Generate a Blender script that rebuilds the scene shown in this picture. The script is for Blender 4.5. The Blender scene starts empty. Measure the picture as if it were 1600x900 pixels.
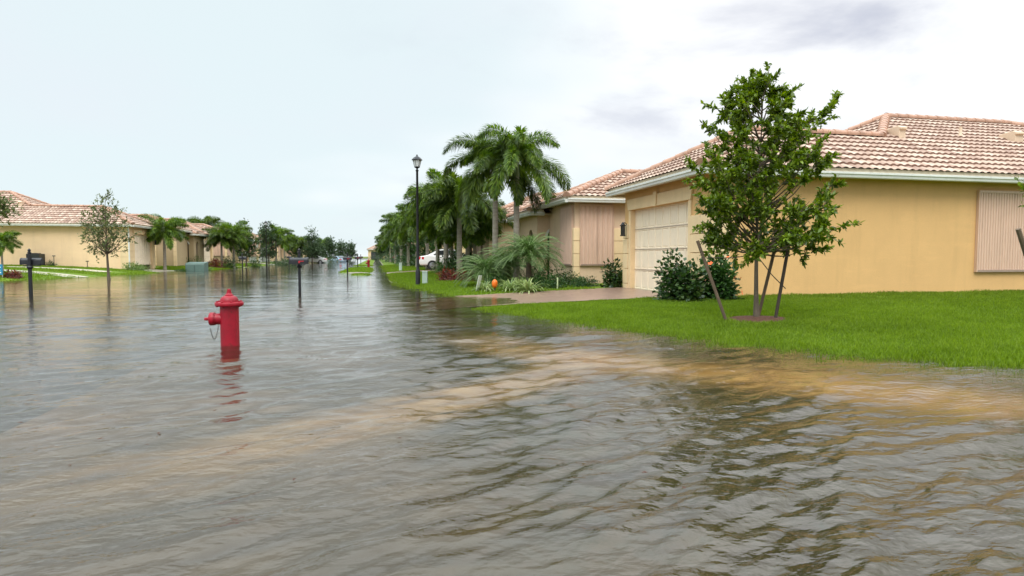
import bpy, bmesh, math, random
import numpy as np
from mathutils import Vector, Matrix, Euler
PI = math.pi; rad = math.radians
random.seed(11); rng = np.random.default_rng(11)
sc = bpy.context.scene; col = sc.collection

# ------------------------------------------------------------------ camera
F = 960.0; CAM_H = 1.15
YAW = math.atan(212 / F); PITCH = math.atan(50 / F)
cam_d = bpy.data.cameras.new('camera'); cam = bpy.data.objects.new('camera', cam_d); col.objects.link(cam)
cam_d.sensor_width = 36; cam_d.lens = F / 1600 * 36
cam_d.clip_start = 0.05; cam_d.clip_end = 4000
cam.location = (0, 0, CAM_H); cam.rotation_euler = (PI / 2 - PITCH, 0, -YAW)
sc.camera = cam
FW = Vector((math.sin(YAW), math.cos(YAW))); RT = Vector((math.cos(YAW), -math.sin(YAW)))

def at(px, d):
    """ground-plan position seen in photo column px at distance d along the view axis"""
    r = (px - 800) / F
    return (FW.x * d + RT.x * r * d, FW.y * d + RT.y * r * d)
def top_z(py, d): return CAM_H + (400 - py) * d / F

# ------------------------------------------------------------------ materials
def new_mat(name):
    m = bpy.data.materials.new(name); m.use_nodes = True
    nt = m.node_tree; nt.nodes.clear()
    return m, nt
def N(nt, t, **kw):
    n = nt.nodes.new(t)
    for k, v in kw.items():
        if k in n.inputs: n.inputs[k].default_value = v
        else: setattr(n, k, v)
    return n
def L(nt, a, b): nt.links.new(a, b)
def c4(c): return (c[0], c[1], c[2], 1)

def mat(name, c, rough=0.6, var=0.15, scale=3.0, bump=0.0, bscale=60.0, metal=0.0, spec=0.4, var2=0.0, stretch=None):
    m, nt = new_mat(name)
    out = N(nt, 'ShaderNodeOutputMaterial'); p = N(nt, 'ShaderNodeBsdfPrincipled')
    p.inputs['Roughness'].default_value = rough; p.inputs['Metallic'].default_value = metal
    p.inputs['Specular IOR Level'].default_value = spec
    L(nt, p.outputs[0], out.inputs[0])
    tc = N(nt, 'ShaderNodeTexCoord'); src = tc.outputs['Object']
    if stretch:
        mp = N(nt, 'ShaderNodeMapping'); mp.inputs['Scale'].default_value = stretch
        L(nt, src, mp.inputs[0]); src = mp.outputs[0]
    nz = N(nt, 'ShaderNodeTexNoise'); nz.inputs['Scale'].default_value = scale; nz.inputs['Detail'].default_value = 6
    nz.inputs['Roughness'].default_value = .65
    L(nt, src, nz.inputs['Vector'])
    rp = N(nt, 'ShaderNodeValToRGB')
    rp.color_ramp.elements[0].position = .3; rp.color_ramp.elements[1].position = .72
    rp.color_ramp.elements[0].color = c4([v * (1 - var) for v in c]); rp.color_ramp.elements[1].color = c4([min(v * (1 + var), .95) for v in c])
    L(nt, nz.outputs['Fac'], rp.inputs[0]); base = rp.outputs[0]
    def over(vec_scale, sc_, lo_, hi_, c, amt, detail=5):
        mp2 = N(nt, 'ShaderNodeMapping'); mp2.inputs['Scale'].default_value = vec_scale; L(nt, tc.outputs['Object'], mp2.inputs[0])
        n3 = N(nt, 'ShaderNodeTexNoise'); n3.inputs['Scale'].default_value = sc_; n3.inputs['Detail'].default_value = detail; n3.inputs['Roughness'].default_value = .7; L(nt, mp2.outputs[0], n3.inputs['Vector'])
        m3 = N(nt, 'ShaderNodeMapRange'); m3.inputs['From Min'].default_value = lo_; m3.inputs['From Max'].default_value = hi_; m3.inputs['To Max'].default_value = amt; L(nt, n3.outputs['Fac'], m3.inputs['Value'])
        mx3 = N(nt, 'ShaderNodeMix', data_type='RGBA'); L(nt, m3.outputs[0], mx3.inputs[0]); L(nt, base, mx3.inputs[6]); mx3.inputs[7].default_value = c4(c); return mx3.outputs[2]
    if 'stucco' in name:
        base = over((1, 1, .13), 3.2, .50, .74, [v * .66 for v in c], .26)       # faint vertical rain streaks
        base = over((1, 1, 1), 38, .45, .70, [v * .72 for v in c], .30, 3)         # grain of the render coat
        base = over((.25, .25, 1), 3.0, .54, .70, [min(1, v * 1.25) for v in c], .25)  # rows of block showing through
    if 'enamel' in name:
        base = over((1, 1, 1), 26, .60, .66, (.07, .018, .010), .85, 6)            # chips and rust
        base = over((1, 1, .25), 14, .55, .75, (.16, .004, .006), .6)
    if 'garage_door' in name or 'shutter' in name or 'gutter' in name:
        base = over((1, 1, .2), 7, .52, .72, [v * .6 for v in c], .30)
    L(nt, base, p.inputs['Base Color'])
    if bump:
        n2 = N(nt, 'ShaderNodeTexNoise'); n2.inputs['Scale'].default_value = bscale; n2.inputs['Detail'].default_value = 4
        L(nt, tc.outputs['Object'], n2.inputs['Vector'])
        b = N(nt, 'ShaderNodeBump'); b.inputs['Strength'].default_value = 1; b.inputs['Distance'].default_value = bump
        L(nt, n2.outputs['Fac'], b.inputs['Height']); L(nt, b.outputs[0], p.inputs['Normal'])
    return m

def leaf_mat(name, cols, rough=.45, trans=.3, spec=.4):
    """each leaf takes its own tone from the ramp"""
    m, nt = new_mat(name)
    out = N(nt, 'ShaderNodeOutputMaterial'); p = N(nt, 'ShaderNodeBsdfPrincipled')
    p.inputs['Roughness'].default_value = rough; p.inputs['Specular IOR Level'].default_value = spec
    g = N(nt, 'ShaderNodeNewGeometry'); rp = N(nt, 'ShaderNodeValToRGB'); rp.color_ramp.interpolation = 'LINEAR'
    els = rp.color_ramp.elements
    while len(els) < len(cols): els.new(.5)
    for i, c in enumerate(cols):
        els[i].position = i / (len(cols) - 1); els[i].color = c4(c)
    tc = N(nt, 'ShaderNodeTexCoord')
    nz = N(nt, 'ShaderNodeTexNoise'); nz.inputs['Scale'].default_value = 1.7
    L(nt, tc.outputs['Object'], nz.inputs['Vector'])
    mx = N(nt, 'ShaderNodeMath', operation='MULTIPLY_ADD'); mx.inputs[1].default_value = .6
    sb = N(nt, 'ShaderNodeMath', operation='MULTIPLY_ADD'); sb.inputs[1].default_value = 1.4; sb.inputs[2].default_value = -.5
    L(nt, nz.outputs['Fac'], sb.inputs[0])
    L(nt, g.outputs['Random Per Island'], mx.inputs[0]); 
    m2 = N(nt, 'ShaderNodeMath', operation='MULTIPLY'); m2.inputs[1].default_value = .4
    L(nt, sb.outputs[0], m2.inputs[0]); L(nt, m2.outputs[0], mx.inputs[2])
    L(nt, mx.outputs[0], rp.inputs[0]); L(nt, rp.outputs[0], p.inputs['Base Color'])
    t = N(nt, 'ShaderNodeBsdfTranslucent')
    hs = N(nt, 'ShaderNodeHueSaturation'); hs.inputs['Value'].default_value = 1.5; hs.inputs['Saturation'].default_value = 1.1
    L(nt, rp.outputs[0], hs.inputs['Color']); L(nt, hs.outputs[0], t.inputs[0])
    mix = N(nt, 'ShaderNodeMixShader'); mix.inputs[0].default_value = trans
    L(nt, p.outputs[0], mix.inputs[1]); L(nt, t.outputs[0], mix.inputs[2]); L(nt, mix.outputs[0], out.inputs[0])
    return m

def tile_mat(name, cols):
    m, nt = new_mat(name)
    out = N(nt, 'ShaderNodeOutputMaterial'); p = N(nt, 'ShaderNodeBsdfPrincipled')
    p.inputs['Roughness'].default_value = .6; p.inputs['Specular IOR Level'].default_value = .35
    uv = N(nt, 'ShaderNodeUVMap'); fl = N(nt, 'ShaderNodeVectorMath', operation='FLOOR')
    L(nt, uv.outputs[0], fl.inputs[0])
    wn = N(nt, 'ShaderNodeTexWhiteNoise', noise_dimensions='2D'); L(nt, fl.outputs[0], wn.inputs['Vector'])
    tc = N(nt, 'ShaderNodeTexCoord')
    nz = N(nt, 'ShaderNodeTexNoise'); nz.inputs['Scale'].default_value = .9; nz.inputs['Detail'].default_value = 8; nz.inputs['Roughness'].default_value = .75
    L(nt, tc.outputs['Object'], nz.inputs['Vector'])
    mx = N(nt, 'ShaderNodeMath', operation='MULTIPLY_ADD'); mx.inputs[1].default_value = .8
    L(nt, wn.outputs['Value'], mx.inputs[0])
    m2 = N(nt, 'ShaderNodeMath', operation='MULTIPLY'); m2.inputs[1].default_value = .2
    L(nt, nz.outputs['Fac'], m2.inputs[0]); L(nt, m2.outputs[0], mx.inputs[2])
    rp = N(nt, 'ShaderNodeValToRGB'); els = rp.color_ramp.elements
    while len(els) < len(cols): els.new(.5)
    for i, c in enumerate(cols):
        els[i].position = .08 + .8 * i / (len(cols) - 1); els[i].color = c4(c)
    L(nt, mx.outputs[0], rp.inputs[0]); L(nt, rp.outputs[0], p.inputs['Base Color']); L(nt, p.outputs[0], out.inputs[0])
    return m

M = {}
M['ochre'] = mat('ochre_stucco', (.72, .435, .185), .75, .055, .8, .004, 55)
M['cream'] = mat('cream_stucco', (.82, .61, .36), .75, .06, 1.5, .003, 60)
M['peach'] = mat('peach_stucco', (.88, .62, .38), .75, .06, .7, .003, 60)
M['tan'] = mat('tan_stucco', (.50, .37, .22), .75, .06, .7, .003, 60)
M['pinkish'] = mat('pinkish_stucco', (.72, .52, .36), .75, .06, .7, .003, 60)
M['greywall'] = mat('pale_grey_stucco', (.52, .53, .50), .75, .06, .7, .003, 60)
M['yellowwall'] = mat('yellow_stucco', (.58, .45, .23), .75, .06, .7, .003, 60)
M['door'] = mat('garage_door_paint', (.90, .76, .58), .45, .04, 2)
M['shutter'] = mat('shutter_metal', (.66, .45, .34), .4, .08, 2.5, stretch=(6, 6, .6))
M['shutter_edge'] = mat('shutter_rail_metal', (.34, .24, .19), .4, .1, 3)
M['gutter'] = mat('white_gutter', (.70, .70, .66), .35, .08, 1.5)
M['fascia'] = mat('cream_fascia', (.70, .60, .43), .5, .08, 2)
M['soffit'] = mat('soffit', (.62, .52, .38), .6, .05, 2)
M['tile'] = tile_mat('roof_tile', [(.27, .165, .12), (.37, .24, .175), (.43, .30, .225), (.52, .40, .31)])
M['mortar_shade'] = mat('tile_mortar_shade', (.15, .075, .05), .9, .3, 8)  # mortar colour darkened to paint in the shade of hollow tile ends
M['ridge'] = mat('ridge_tile', (.40, .225, .15), .5, .35, 4)
M['vent'] = mat('vent_paint', (.66, .50, .36), .6, .1, 4)
M['black'] = mat('black_metal', (.012, .012, .015), .35, .2, 5)
M['blackbox'] = mat('black_plastic', (.02, .02, .024), .4, .2, 5)
M['darkglass'] = mat('dark_glass', (.02, .022, .025), .08, .1, 3, spec=.6)
M['darkmesh'] = mat('dark_screen', (.035, .037, .04), .6, .2, 3)
M['frost'] = mat('frosted_glass', (.70, .72, .72), .25, .05, 3)
M['red'] = mat('red_enamel', (.30, .001, .014), .45, .25, 7, .003, 40, spec=.4)
M['redflag'] = mat('red_flag', (.45, .02, .03), .4, .1, 4)
M['steel'] = mat('chain_steel', (.22, .22, .21), .4, .2, 12, metal=.7)
M['bark'] = mat('bark', (.13, .10, .07), .85, .4, 9, .012, 30, stretch=(1, 1, .25))
M['palmbark'] = mat('palm_bark', (.30, .26, .21), .85, .3, 6, .01, 25, stretch=(.4, .4, 3))
M['darkbark'] = mat('dark_bark', (.09, .065, .045), .9, .4, 9, .015, 25)
M['shaft'] = mat('crownshaft', (.19, .26, .10), .5, .2, 5)
M['stake'] = mat('weathered_stake', (.13, .09, .06), .85, .3, 12, .004, 60, stretch=(1, 1, .2))
M['stakedark'] = mat('wet_stake', (.055, .038, .028), .7, .3, 12, .004, 60, stretch=(1, 1, .2))
M['strap'] = mat('strap', (.06, .05, .04), .7)
M['mulch'] = mat('mulch', (.11, .045, .025), .9, .6, 30, .03, 60)
M['paver'] = mat('wet_pavers', (.26, .165, .125), .3, .25, 5, .003, 30, spec=.5)
M['concrete'] = mat('wet_concrete', (.52, .47, .39), .3, .12, 2, .002, 40, spec=.5)
M['sidewalk'] = mat('sidewalk_concrete', (.56, .37, .17), .6, .4, 1.6)
M['silted'] = mat('silted_sidewalk', (.17, .135, .09), .7, .3, 1.5)
M['asphalt'] = mat('asphalt', (.075, .065, .055), .6, .3, 1.2)
M['kerb'] = mat('kerb_concrete', (.34, .30, .24), .7, .15, 2)
M['boxgreen'] = mat('green_cabinet', (.09, .15, .13), .5, .12, 3)
M['pedestal'] = mat('pale_green_plastic', (.42, .50, .44), .5, .1, 3)
M['acdark'] = mat('dark_grille', (.035, .035, .032), .6, .2, 20)
M['white'] = mat('white_paint', (.78, .78, .76), .4, .04, 2)
M['carwhite'] = mat('white_car_paint', (.78, .77, .74), .15, .03, 1, spec=.6)
M['cargrey'] = mat('grey_car_paint', (.07, .08, .10), .15, .05, 1, spec=.6)
M['carblue'] = mat('pale_blue_car_paint', (.35, .47, .60), .15, .05, 1, spec=.6)
M['rubber'] = mat('tyre_rubber', (.02, .02, .02), .8, .2, 6)
M['rim'] = mat('alloy', (.4, .4, .42), .3, .1, 5, metal=.8)
M['taillight'] = mat('tail_light', (.5, .01, .02), .15, .1, 4)
M['signblue'] = mat('blue_sign', (.02, .22, .42), .4, .06, 4)
M['orange'] = mat('orange_glaze', (.80, .16, .012), .4, .12, 8)
M['flower'] = mat('orange_flower', (.85, .14, .03), .5, .15, 20)
M['pale_stake'] = mat('pale_stake', (.50, .55, .32), .6, .1, 5)
M['leaf_oak'] = leaf_mat('oak_leaf', [(.035, .065, .008), (.11, .175, .013), (.21, .285, .022), (.38, .39, .05)], .38, .3)
M['leaf_grey'] = leaf_mat('sparse_leaf', [(.06, .08, .025), (.13, .165, .05), (.22, .25, .09)], .5, .3)
M['leaf_palm'] = leaf_mat('palm_leaflet', [(.035, .075, .012), (.10, .18, .02), (.20, .285, .03), (.38, .40, .06)], .42, .3)
M['leaf_palmdark'] = leaf_mat('dark_palm_leaflet', [(.025, .052, .010), (.075, .13, .016), (.15, .205, .025), (.29, .27, .05)], .45, .3)
M['leaf_pygmy'] = leaf_mat('date_palm_leaflet', [(.04, .09, .018), (.095, .17, .035), (.18, .26, .07)], .4, .3)
M['leaf_hib'] = leaf_mat('glossy_leaf', [(.014, .035, .01), (.03, .07, .014), (.06, .105, .02), (.19, .06, .045)], .3, .2, .5)
M['leaf_bush'] = leaf_mat('bush_leaf', [(.018, .05, .012), (.04, .10, .018), (.085, .17, .03)], .4, .25)
M['leaf_lime'] = leaf_mat('lime_leaf', [(.08, .14, .03), (.15, .22, .05), (.26, .32, .09)], .45, .3)
M['leaf_croton'] = leaf_mat('croton_leaf', [(.035, .012, .012), (.12, .02, .015), (.22, .05, .02), (.06, .08, .02)], .35, .2)
M['leaf_flax'] = leaf_mat('striped_strap_leaf', [(.10, .17, .04), (.28, .34, .12), (.55, .58, .32)], .4, .3)
M['leaf_far'] = leaf_mat('far_leaf', [(.03, .055, .025), (.06, .10, .04), (.10, .145, .06)], .6, .3)
M['grass'] = leaf_mat('grass_blade', [(.085, .14, .012), (.17, .26, .022), (.29, .37, .05)], .5, .4, .25)

def grass_ground():
    m, nt = new_mat('turf')
    out = N(nt, 'ShaderNodeOutputMaterial'); p = N(nt, 'ShaderNodeBsdfPrincipled')
    p.inputs['Roughness'].default_value = .85; p.inputs['Specular IOR Level'].default_value = .15
    tc = N(nt, 'ShaderNodeTexCoord')
    n1 = N(nt, 'ShaderNodeTexNoise'); n1.inputs['Scale'].default_value = .6; n1.inputs['Detail'].default_value = 5
    n2 = N(nt, 'ShaderNodeTexNoise'); n2.inputs['Scale'].default_value = 22; n2.inputs['Detail'].default_value = 6; n2.inputs['Roughness'].default_value = .8
    for n in (n1, n2): L(nt, tc.outputs['Object'], n.inputs['Vector'])
    ad = N(nt, 'ShaderNodeMath', operation='MULTIPLY_ADD'); ad.inputs[1].default_value = .4
    m2 = N(nt, 'ShaderNodeMath', operation='MULTIPLY'); m2.inputs[1].default_value = .6
    L(nt, n1.outputs['Fac'], ad.inputs[0]); L(nt, n2.outputs['Fac'], m2.inputs[0]); L(nt, m2.outputs[0], ad.inputs[2])
    rp = N(nt, 'ShaderNodeValToRGB')
    rp.color_ramp.elements[0].position = .32; rp.color_ramp.elements[0].color = (.06, .10, .010, 1)
    rp.color_ramp.elements[1].position = .68; rp.color_ramp.elements[1].color = (.16, .24, .018, 1)
    L(nt, ad.outputs[0], rp.inputs[0])
    # silt dropped by the flood lies on everything below the water line
    sp = N(nt, 'ShaderNodeSeparateXYZ'); L(nt, tc.outputs['Object'], sp.inputs[0])
    n3 = N(nt, 'ShaderNodeTexNoise'); n3.inputs['Scale'].default_value = .45; n3.inputs['Detail'].default_value = 7; L(nt, tc.outputs['Object'], n3.inputs['Vector'])
    r3 = N(nt, 'ShaderNodeValToRGB'); r3.color_ramp.elements[0].position = .38; r3.color_ramp.elements[0].color = (.11, .085, .045, 1)
    r3.color_ramp.elements[1].position = .66; r3.color_ramp.elements[1].color = (.30, .20, .125, 1); L(nt, n3.outputs['Fac'], r3.inputs[0])
    mr = N(nt, 'ShaderNodeMapRange'); mr.inputs['From Min'].default_value = -.005; mr.inputs['From Max'].default_value = -.07
    L(nt, sp.outputs['Z'], mr.inputs['Value'])
    # the current has left most silt on the street side; the corner side keeps its drowned dark turf
    xs = N(nt, 'ShaderNodeMapRange'); xs.inputs['From Min'].default_value = 2.2; xs.inputs['From Max'].default_value = -1.2; xs.inputs['To Min'].default_value = .12; xs.interpolation_type = 'SMOOTHSTEP'
    L(nt, sp.outputs['X'], xs.inputs['Value'])
    m5 = N(nt, 'ShaderNodeMix', data_type='RGBA'); L(nt, xs.outputs[0], m5.inputs[0]); m5.inputs[6].default_value = (.055, .062, .016, 1); L(nt, r3.outputs[0], m5.inputs[7])
    mx = N(nt, 'ShaderNodeMix', data_type='RGBA'); L(nt, mr.outputs[0], mx.inputs[0]); L(nt, rp.outputs[0], mx.inputs[6]); L(nt, m5.outputs[2], mx.inputs[7])
    av = N(nt, 'ShaderNodeAttribute', attribute_name='paving')
    r4 = N(nt, 'ShaderNodeValToRGB'); r4.color_ramp.elements[0].position = .34; r4.color_ramp.elements[0].color = (.56, .33, .12, 1)
    r4.color_ramp.elements[1].position = .66; r4.color_ramp.elements[1].color = (.80, .54, .26, 1)
    n4 = N(nt, 'ShaderNodeTexNoise'); n4.inputs['Scale'].default_value = 2.2; n4.inputs['Detail'].default_value = 6; L(nt, tc.outputs['Object'], n4.inputs['Vector']); L(nt, n4.outputs['Fac'], r4.inputs[0])
    m4 = N(nt, 'ShaderNodeMix', data_type='RGBA'); L(nt, av.outputs['Fac'], m4.inputs[0]); L(nt, mx.outputs[2], m4.inputs[6]); L(nt, r4.outputs[0], m4.inputs[7])
    L(nt, m4.outputs[2], p.inputs['Base Color'])
    L(nt, p.outputs[0], out.inputs[0])
    return m
M['turf'] = grass_ground()

# ------------------------------------------------------------------ mesh helpers
def link(name, me, m=None, parent=None):
    o = bpy.data.objects.new(name, me); col.objects.link(o)
    if m is not None and me is not None: me.materials.append(M[m] if isinstance(m, str) else m)
    if parent is not None: o.parent = parent
    return o
def tag(o, label=None, cat=None, group=None, kind=None):
    if label: o['label'] = label
    if cat: o['category'] = cat
    if group: o['group'] = group
    if kind: o['kind'] = kind
    return o
def thing(name, label, cat, loc=(0, 0, 0), rz=0, group=None, scale=1):
    o = bpy.data.objects.new(name, None); col.objects.link(o)
    o.location = loc; o.rotation_euler = (0, 0, rz)
    o.scale = (scale,) * 3 if not isinstance(scale, tuple) else scale
    o.empty_display_size = .2
    return tag(o, label, cat, group)
def kids(o): return [c for c in bpy.data.objects if c.parent == o]
def dup(root, loc, rz=None, label=None, cat=None, group=None, scale=None, skip=(), remat=None, ztilt=0):
    def cp(o, par):
        c = o.copy(); col.objects.link(c)
        if par is not None: c.parent = par
        if remat and o.type == 'MESH' and o.data.materials:
            nm = o.data.materials[0].name
            if nm in remat:
                c.material_slots[0].link = 'OBJECT'; c.material_slots[0].material = M[remat[nm]]
        for k in kids(o):
            if k.name.split('.')[0] not in skip: cp(k, c)
        return c
    r = cp(root, None); r.location = loc
    if rz is not None: r.rotation_euler = (0, 0, rz)
    if label: r['label'] = label
    if cat: r['category'] = cat
    if group: r['group'] = group
    if scale is not None: r.scale = scale if isinstance(scale, tuple) else (scale,) * 3
    return r

class MB:
    def __init__(s): s.v = []; s.f = []; s.sm = []
    def add(s, vs, fs, smooth=False):
        b = len(s.v); s.v += [tuple(v) for v in vs]
        s.f += [tuple(i + b for i in f) for f in fs]; s.sm += [smooth] * len(fs)
        return s
    def box(s, x0, x1, y0, y1, z0, z1):
        return s.add([(x0, y0, z0), (x1, y0, z0), (x1, y1, z0), (x0, y1, z0), (x0, y0, z1), (x1, y0, z1), (x1, y1, z1), (x0, y1, z1)],
              [(0, 3, 2, 1), (4, 5, 6, 7), (0, 1, 5, 4), (1, 2, 6, 5), (2, 3, 7, 6), (3, 0, 4, 7)])
    def prism(s, poly, vec, smooth=False):
        n = len(poly); v = Vector(vec)
        a = [Vector(p) for p in poly]; b = [p + v for p in a]
        fs = [tuple(range(n))[::-1], tuple(range(n, 2 * n))] + [(i, (i + 1) % n, n + (i + 1) % n, n + i) for i in range(n)]
        return s.add(a + b, fs, smooth)
    def tube(s, pts, rs, n=7, caps=True):
        pts = [Vector(p) for p in pts]
        if not hasattr(rs, '__len__'): rs = [rs] * len(pts)
        vs = []; fs = []; ref = Vector((.13, .97, .2))
        for i, p in enumerate(pts):
            t = (pts[min(i + 1, len(pts) - 1)] - pts[max(i - 1, 0)]).normalized()
            if abs(t.dot(ref)) > .95: ref = Vector((1, .1, 0))
            u = t.cross(ref).normalized(); w = t.cross(u)
            for k in range(n):
                a = 2 * PI * k / n
                vs.append(p + (u * math.cos(a) + w * math.sin(a)) * rs[i])
        for i in range(len(pts) - 1):
            for k in range(n):
                fs.append((i * n + k, i * n + (k + 1) % n, (i + 1) * n + (k + 1) % n, (i + 1) * n + k))
        if caps: fs += [tuple(range(n))[::-1], tuple(range((len(pts) - 1) * n, len(pts) * n))]
        return s.add(vs, fs, True)
    def lathe(s, prof, n=24, c=(0, 0, 0), axis='z', smooth=True):
        vs = []; fs = []
        for r, h in prof:
            for k in range(n):
                a = 2 * PI * k / n; x, y = r * math.cos(a), r * math.sin(a)
                p = (x, y, h) if axis == 'z' else ((h, x, y) if axis == 'x' else (x, h, y))
                vs.append((p[0] + c[0], p[1] + c[1], p[2] + c[2]))
        m = len(prof)
        for i in range(m - 1):
            for k in range(n): fs.append((i * n + k, i * n + (k + 1) % n, (i + 1) * n + (k + 1) % n, (i + 1) * n + k))
        fs += [tuple(range(n))[::-1], tuple(range((m - 1) * n, m * n))]
        return s.add(vs, fs, smooth)
    def build(s, name, m, parent=None, bevel=0, seg=2):
        me = bpy.data.meshes.new(name); me.from_pydata(s.v, [], s.f)
        me.polygons.foreach_set('use_smooth', s.sm)
        if bevel:
            bm = bmesh.new(); bm.from_mesh(me)
            bmesh.ops.recalc_face_normals(bm, faces=bm.faces)
            es = [e for e in bm.edges if len(e.link_faces) == 2 and e.calc_face_angle(0) > .5]
            bmesh.ops.bevel(bm, geom=es, offset=bevel, segments=seg, affect='EDGES', profile=.5)
            bm.to_mesh(me); bm.free()
        else:
            bm = bmesh.new(); bm.from_mesh(me); bmesh.ops.recalc_face_normals(bm, faces=bm.faces); bm.to_mesh(me); bm.free()
        if any(s.sm): me.set_sharp_from_angle(angle=rad(42))
        return link(name, me, m, parent)

def poly_arrays(name, V, per, m, parent=None, smooth=False):
    """V: (n, per, 3): n separate polygons of per corners"""
    n = V.shape[0]
    me = bpy.data.meshes.new(name)
    me.vertices.add(n * per); me.vertices.foreach_set('co', V.reshape(-1).astype(np.float32))
    me.loops.add(n * per); me.loops.foreach_set('vertex_index', np.arange(n * per, dtype=np.int32))
    me.polygons.add(n); me.polygons.foreach_set('loop_start', np.arange(0, n * per, per, dtype=np.int32))
    me.polygons.foreach_set('loop_total', np.full(n, per, dtype=np.int32))
    me.update(calc_edges=True)
    return link(name, me, m, parent)
def nrm(a): return a / np.maximum(np.linalg.norm(a, axis=-1, keepdims=True), 1e-9)
def leaf_polys(B, D, Nn, Ln, Wd):
    """six-corner leaves: base points, directions, rough normals, lengths, widths"""
    D = nrm(D); S = nrm(np.cross(D, Nn)); Nn = nrm(np.cross(S, D))
    Ln = Ln[:, None]; W = Wd[:, None] * .5
    return np.stack([B, B + D * Ln * .33 + S * W + Nn * W * .25, B + D * Ln * .68 + S * W * .75 + Nn * W * .15, B + D * Ln - Nn * Ln * .06,
                     B + D * Ln * .68 - S * W * .75 + Nn * W * .15, B + D * Ln * .33 - S * W + Nn * W * .25], axis=1)
def strip_polys(B, D, Nn, Ln, Wd, droop=.15):
    D = nrm(D); S = nrm(np.cross(D, Nn)); Ln = Ln[:, None]; W = Wd[:, None] * .5
    dn = np.array([0, 0, -1.0])
    return np.stack([B - S * W * .5, B + D * Ln * .5 - S * W, B + D * Ln + dn * Ln * droop, B + D * Ln * .5 + S * W], axis=1)
def rand_dirs(n):
    return nrm(rng.normal(size=(n, 3)))

# ------------------------------------------------------------------ terrain
RIGHT = [(400, -2), (60, 1.5), (14, 3.5), (9, 4.25), (6.55, 5.1), (5.0, 6.5), (4.45, 7.8), (3.75, 9.4), (2.7, 12.0), (2.15, 13.6), (3.4, 14.4),
         (3.9, 15.5), (3.5, 17.0), (2.3, 17.5), (2.05, 18.8), (1.2, 23.8), (.75, 28), (.95, 34), (.9, 60), (.9, 230), (-60, 262), (-60, 600), (400, 600)]
LEFT = [(-400, 24), (-60, 26), (-25, 28.8), (-18, 31.3), (-15.8, 35.5), (-15.2, 40), (-14.6, 46), (-16.0, 48.3), (-16.0, 52), (-13.4, 53.6), (-13.2, 66),
        (-13.2, 84), (-13.0, 210), (-24, 240), (-60, 262), (-60, 600), (-400, 600)]
ISLE = [[(-2.45, 44), (-1.6, 43), (-.45, 43.6), (-.3, 50), (-.4, 60), (-1.2, 63), (-2.4, 60)], [(-1.5, 37.6), (-.5, 37.0), (-.35, 39), (-.5, 41.2), (-1.3, 41)],
        [(-2.5, 72), (-.4, 71), (-.3, 200), (-2.5, 200)]]
def seg_dist(x, y, poly):
    d = np.full(x.shape, 1e9); n = len(poly)
    for i in range(n):
        ax, ay = poly[i]; bx, by = poly[(i + 1) % n]
        ex, ey = bx - ax, by - ay; t = np.clip(((x - ax) * ex + (y - ay) * ey) / (ex * ex + ey * ey + 1e-12), 0, 1)
        d = np.minimum(d, np.hypot(x - ax - t * ex, y - ay - t * ey))
    return d
def inside(x, y, poly):
    r = np.zeros(x.shape, bool); n = len(poly)
    for i in range(n):
        ax, ay = poly[i]; bx, by = poly[(i + 1) % n]
        c = ((ay > y) != (by > y)) & (x < (bx - ax) * (y - ay) / (by - ay + 1e-12) + ax)
        r ^= c
    return r
def wob(x, y):
    return (np.sin(x * 2.3 + 1.3 * np.sin(y * 1.7)) + np.sin(y * 2.9 + 1.1 * np.sin(x * 1.9 + 2)) + .6 * np.sin(x * 6.1 + y * 4.7) + .6 * np.sin(y * 7.3 - x * 5.2)) / 3.2
def gz(x, y):
    x = np.asarray(x, float); y = np.asarray(y, float)
    w = wob(x, y)
    ir = inside(x, y, RIGHT); il = inside(x, y, LEFT)
    dr = seg_dist(x, y, RIGHT); dl = seg_dist(x, y, LEFT)
    far = np.clip((y - 25) / 60, 0, 1)
    zr = (.21 + .12 * far) * (1 - np.exp(-dr / 3.0)); zl = .60 * (1 - np.exp(-dl / 4.0))
    do = np.minimum(dr, dl)
    zu = -.21 * (1 - np.exp(-do / 2.2))
    st = np.clip((-2.75 - x) / .08, 0, 1) * np.clip((x + 9.9) / .08, 0, 1)
    zu = zu - .12 * st
    for p in ISLE:
        ii = inside(x, y, p); di = seg_dist(x, y, p)
        zu = np.where(ii, .06 * (1 - np.exp(-di / .5)), np.where(st > 0, zu, np.maximum(zu, -.16 * (1 - np.exp(-di / .7)))))
    z = np.where(ir, zr, np.where(il, zl, zu))
    return z + w * .005 * np.exp(-np.abs(z) / .3)
def g1(x, y): return float(gz(np.array([x]), np.array([y]))[0])

def ramp_coords(lo, hi, a, b, step, grow=1.25):
    c = list(np.arange(a, b + 1e-6, step)); s = step; v = c[-1]
    while v < hi: s *= grow; v += s; c.append(v)
    s = step; v = c[0]
    while v > lo: s *= grow; v -= s; c.insert(0, v)
    return np.array(c)
def grid_mesh(name, X, Y, Z, m, smooth=True, uv=None):
    h, w = X.shape
    V = np.stack([X, Y, Z], -1).reshape(-1, 3)
    i = np.arange(h * w).reshape(h, w)
    q = np.stack([i[:-1, :-1], i[:-1, 1:], i[1:, 1:], i[1:, :-1]], -1).reshape(-1, 4)
    me = bpy.data.meshes.new(name); n = len(q)
    me.vertices.add(len(V)); me.vertices.foreach_set('co', V.reshape(-1).astype(np.float32))
    me.loops.add(n * 4); me.loops.foreach_set('vertex_index', q.reshape(-1).astype(np.int32))
    me.polygons.add(n); me.polygons.foreach_set('loop_start', np.arange(0, n * 4, 4, dtype=np.int32)); me.polygons.foreach_set('loop_total', np.full(n, 4, dtype=np.int32))
    me.polygons.foreach_set('use_smooth', np.full(n, smooth))
    me.update(calc_edges=True)
    return link(name, me, m)
gx = ramp_coords(-900, 900, -19, 16, .22); gy = ramp_coords(-300, 1200, -3, 56, .25)
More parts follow.
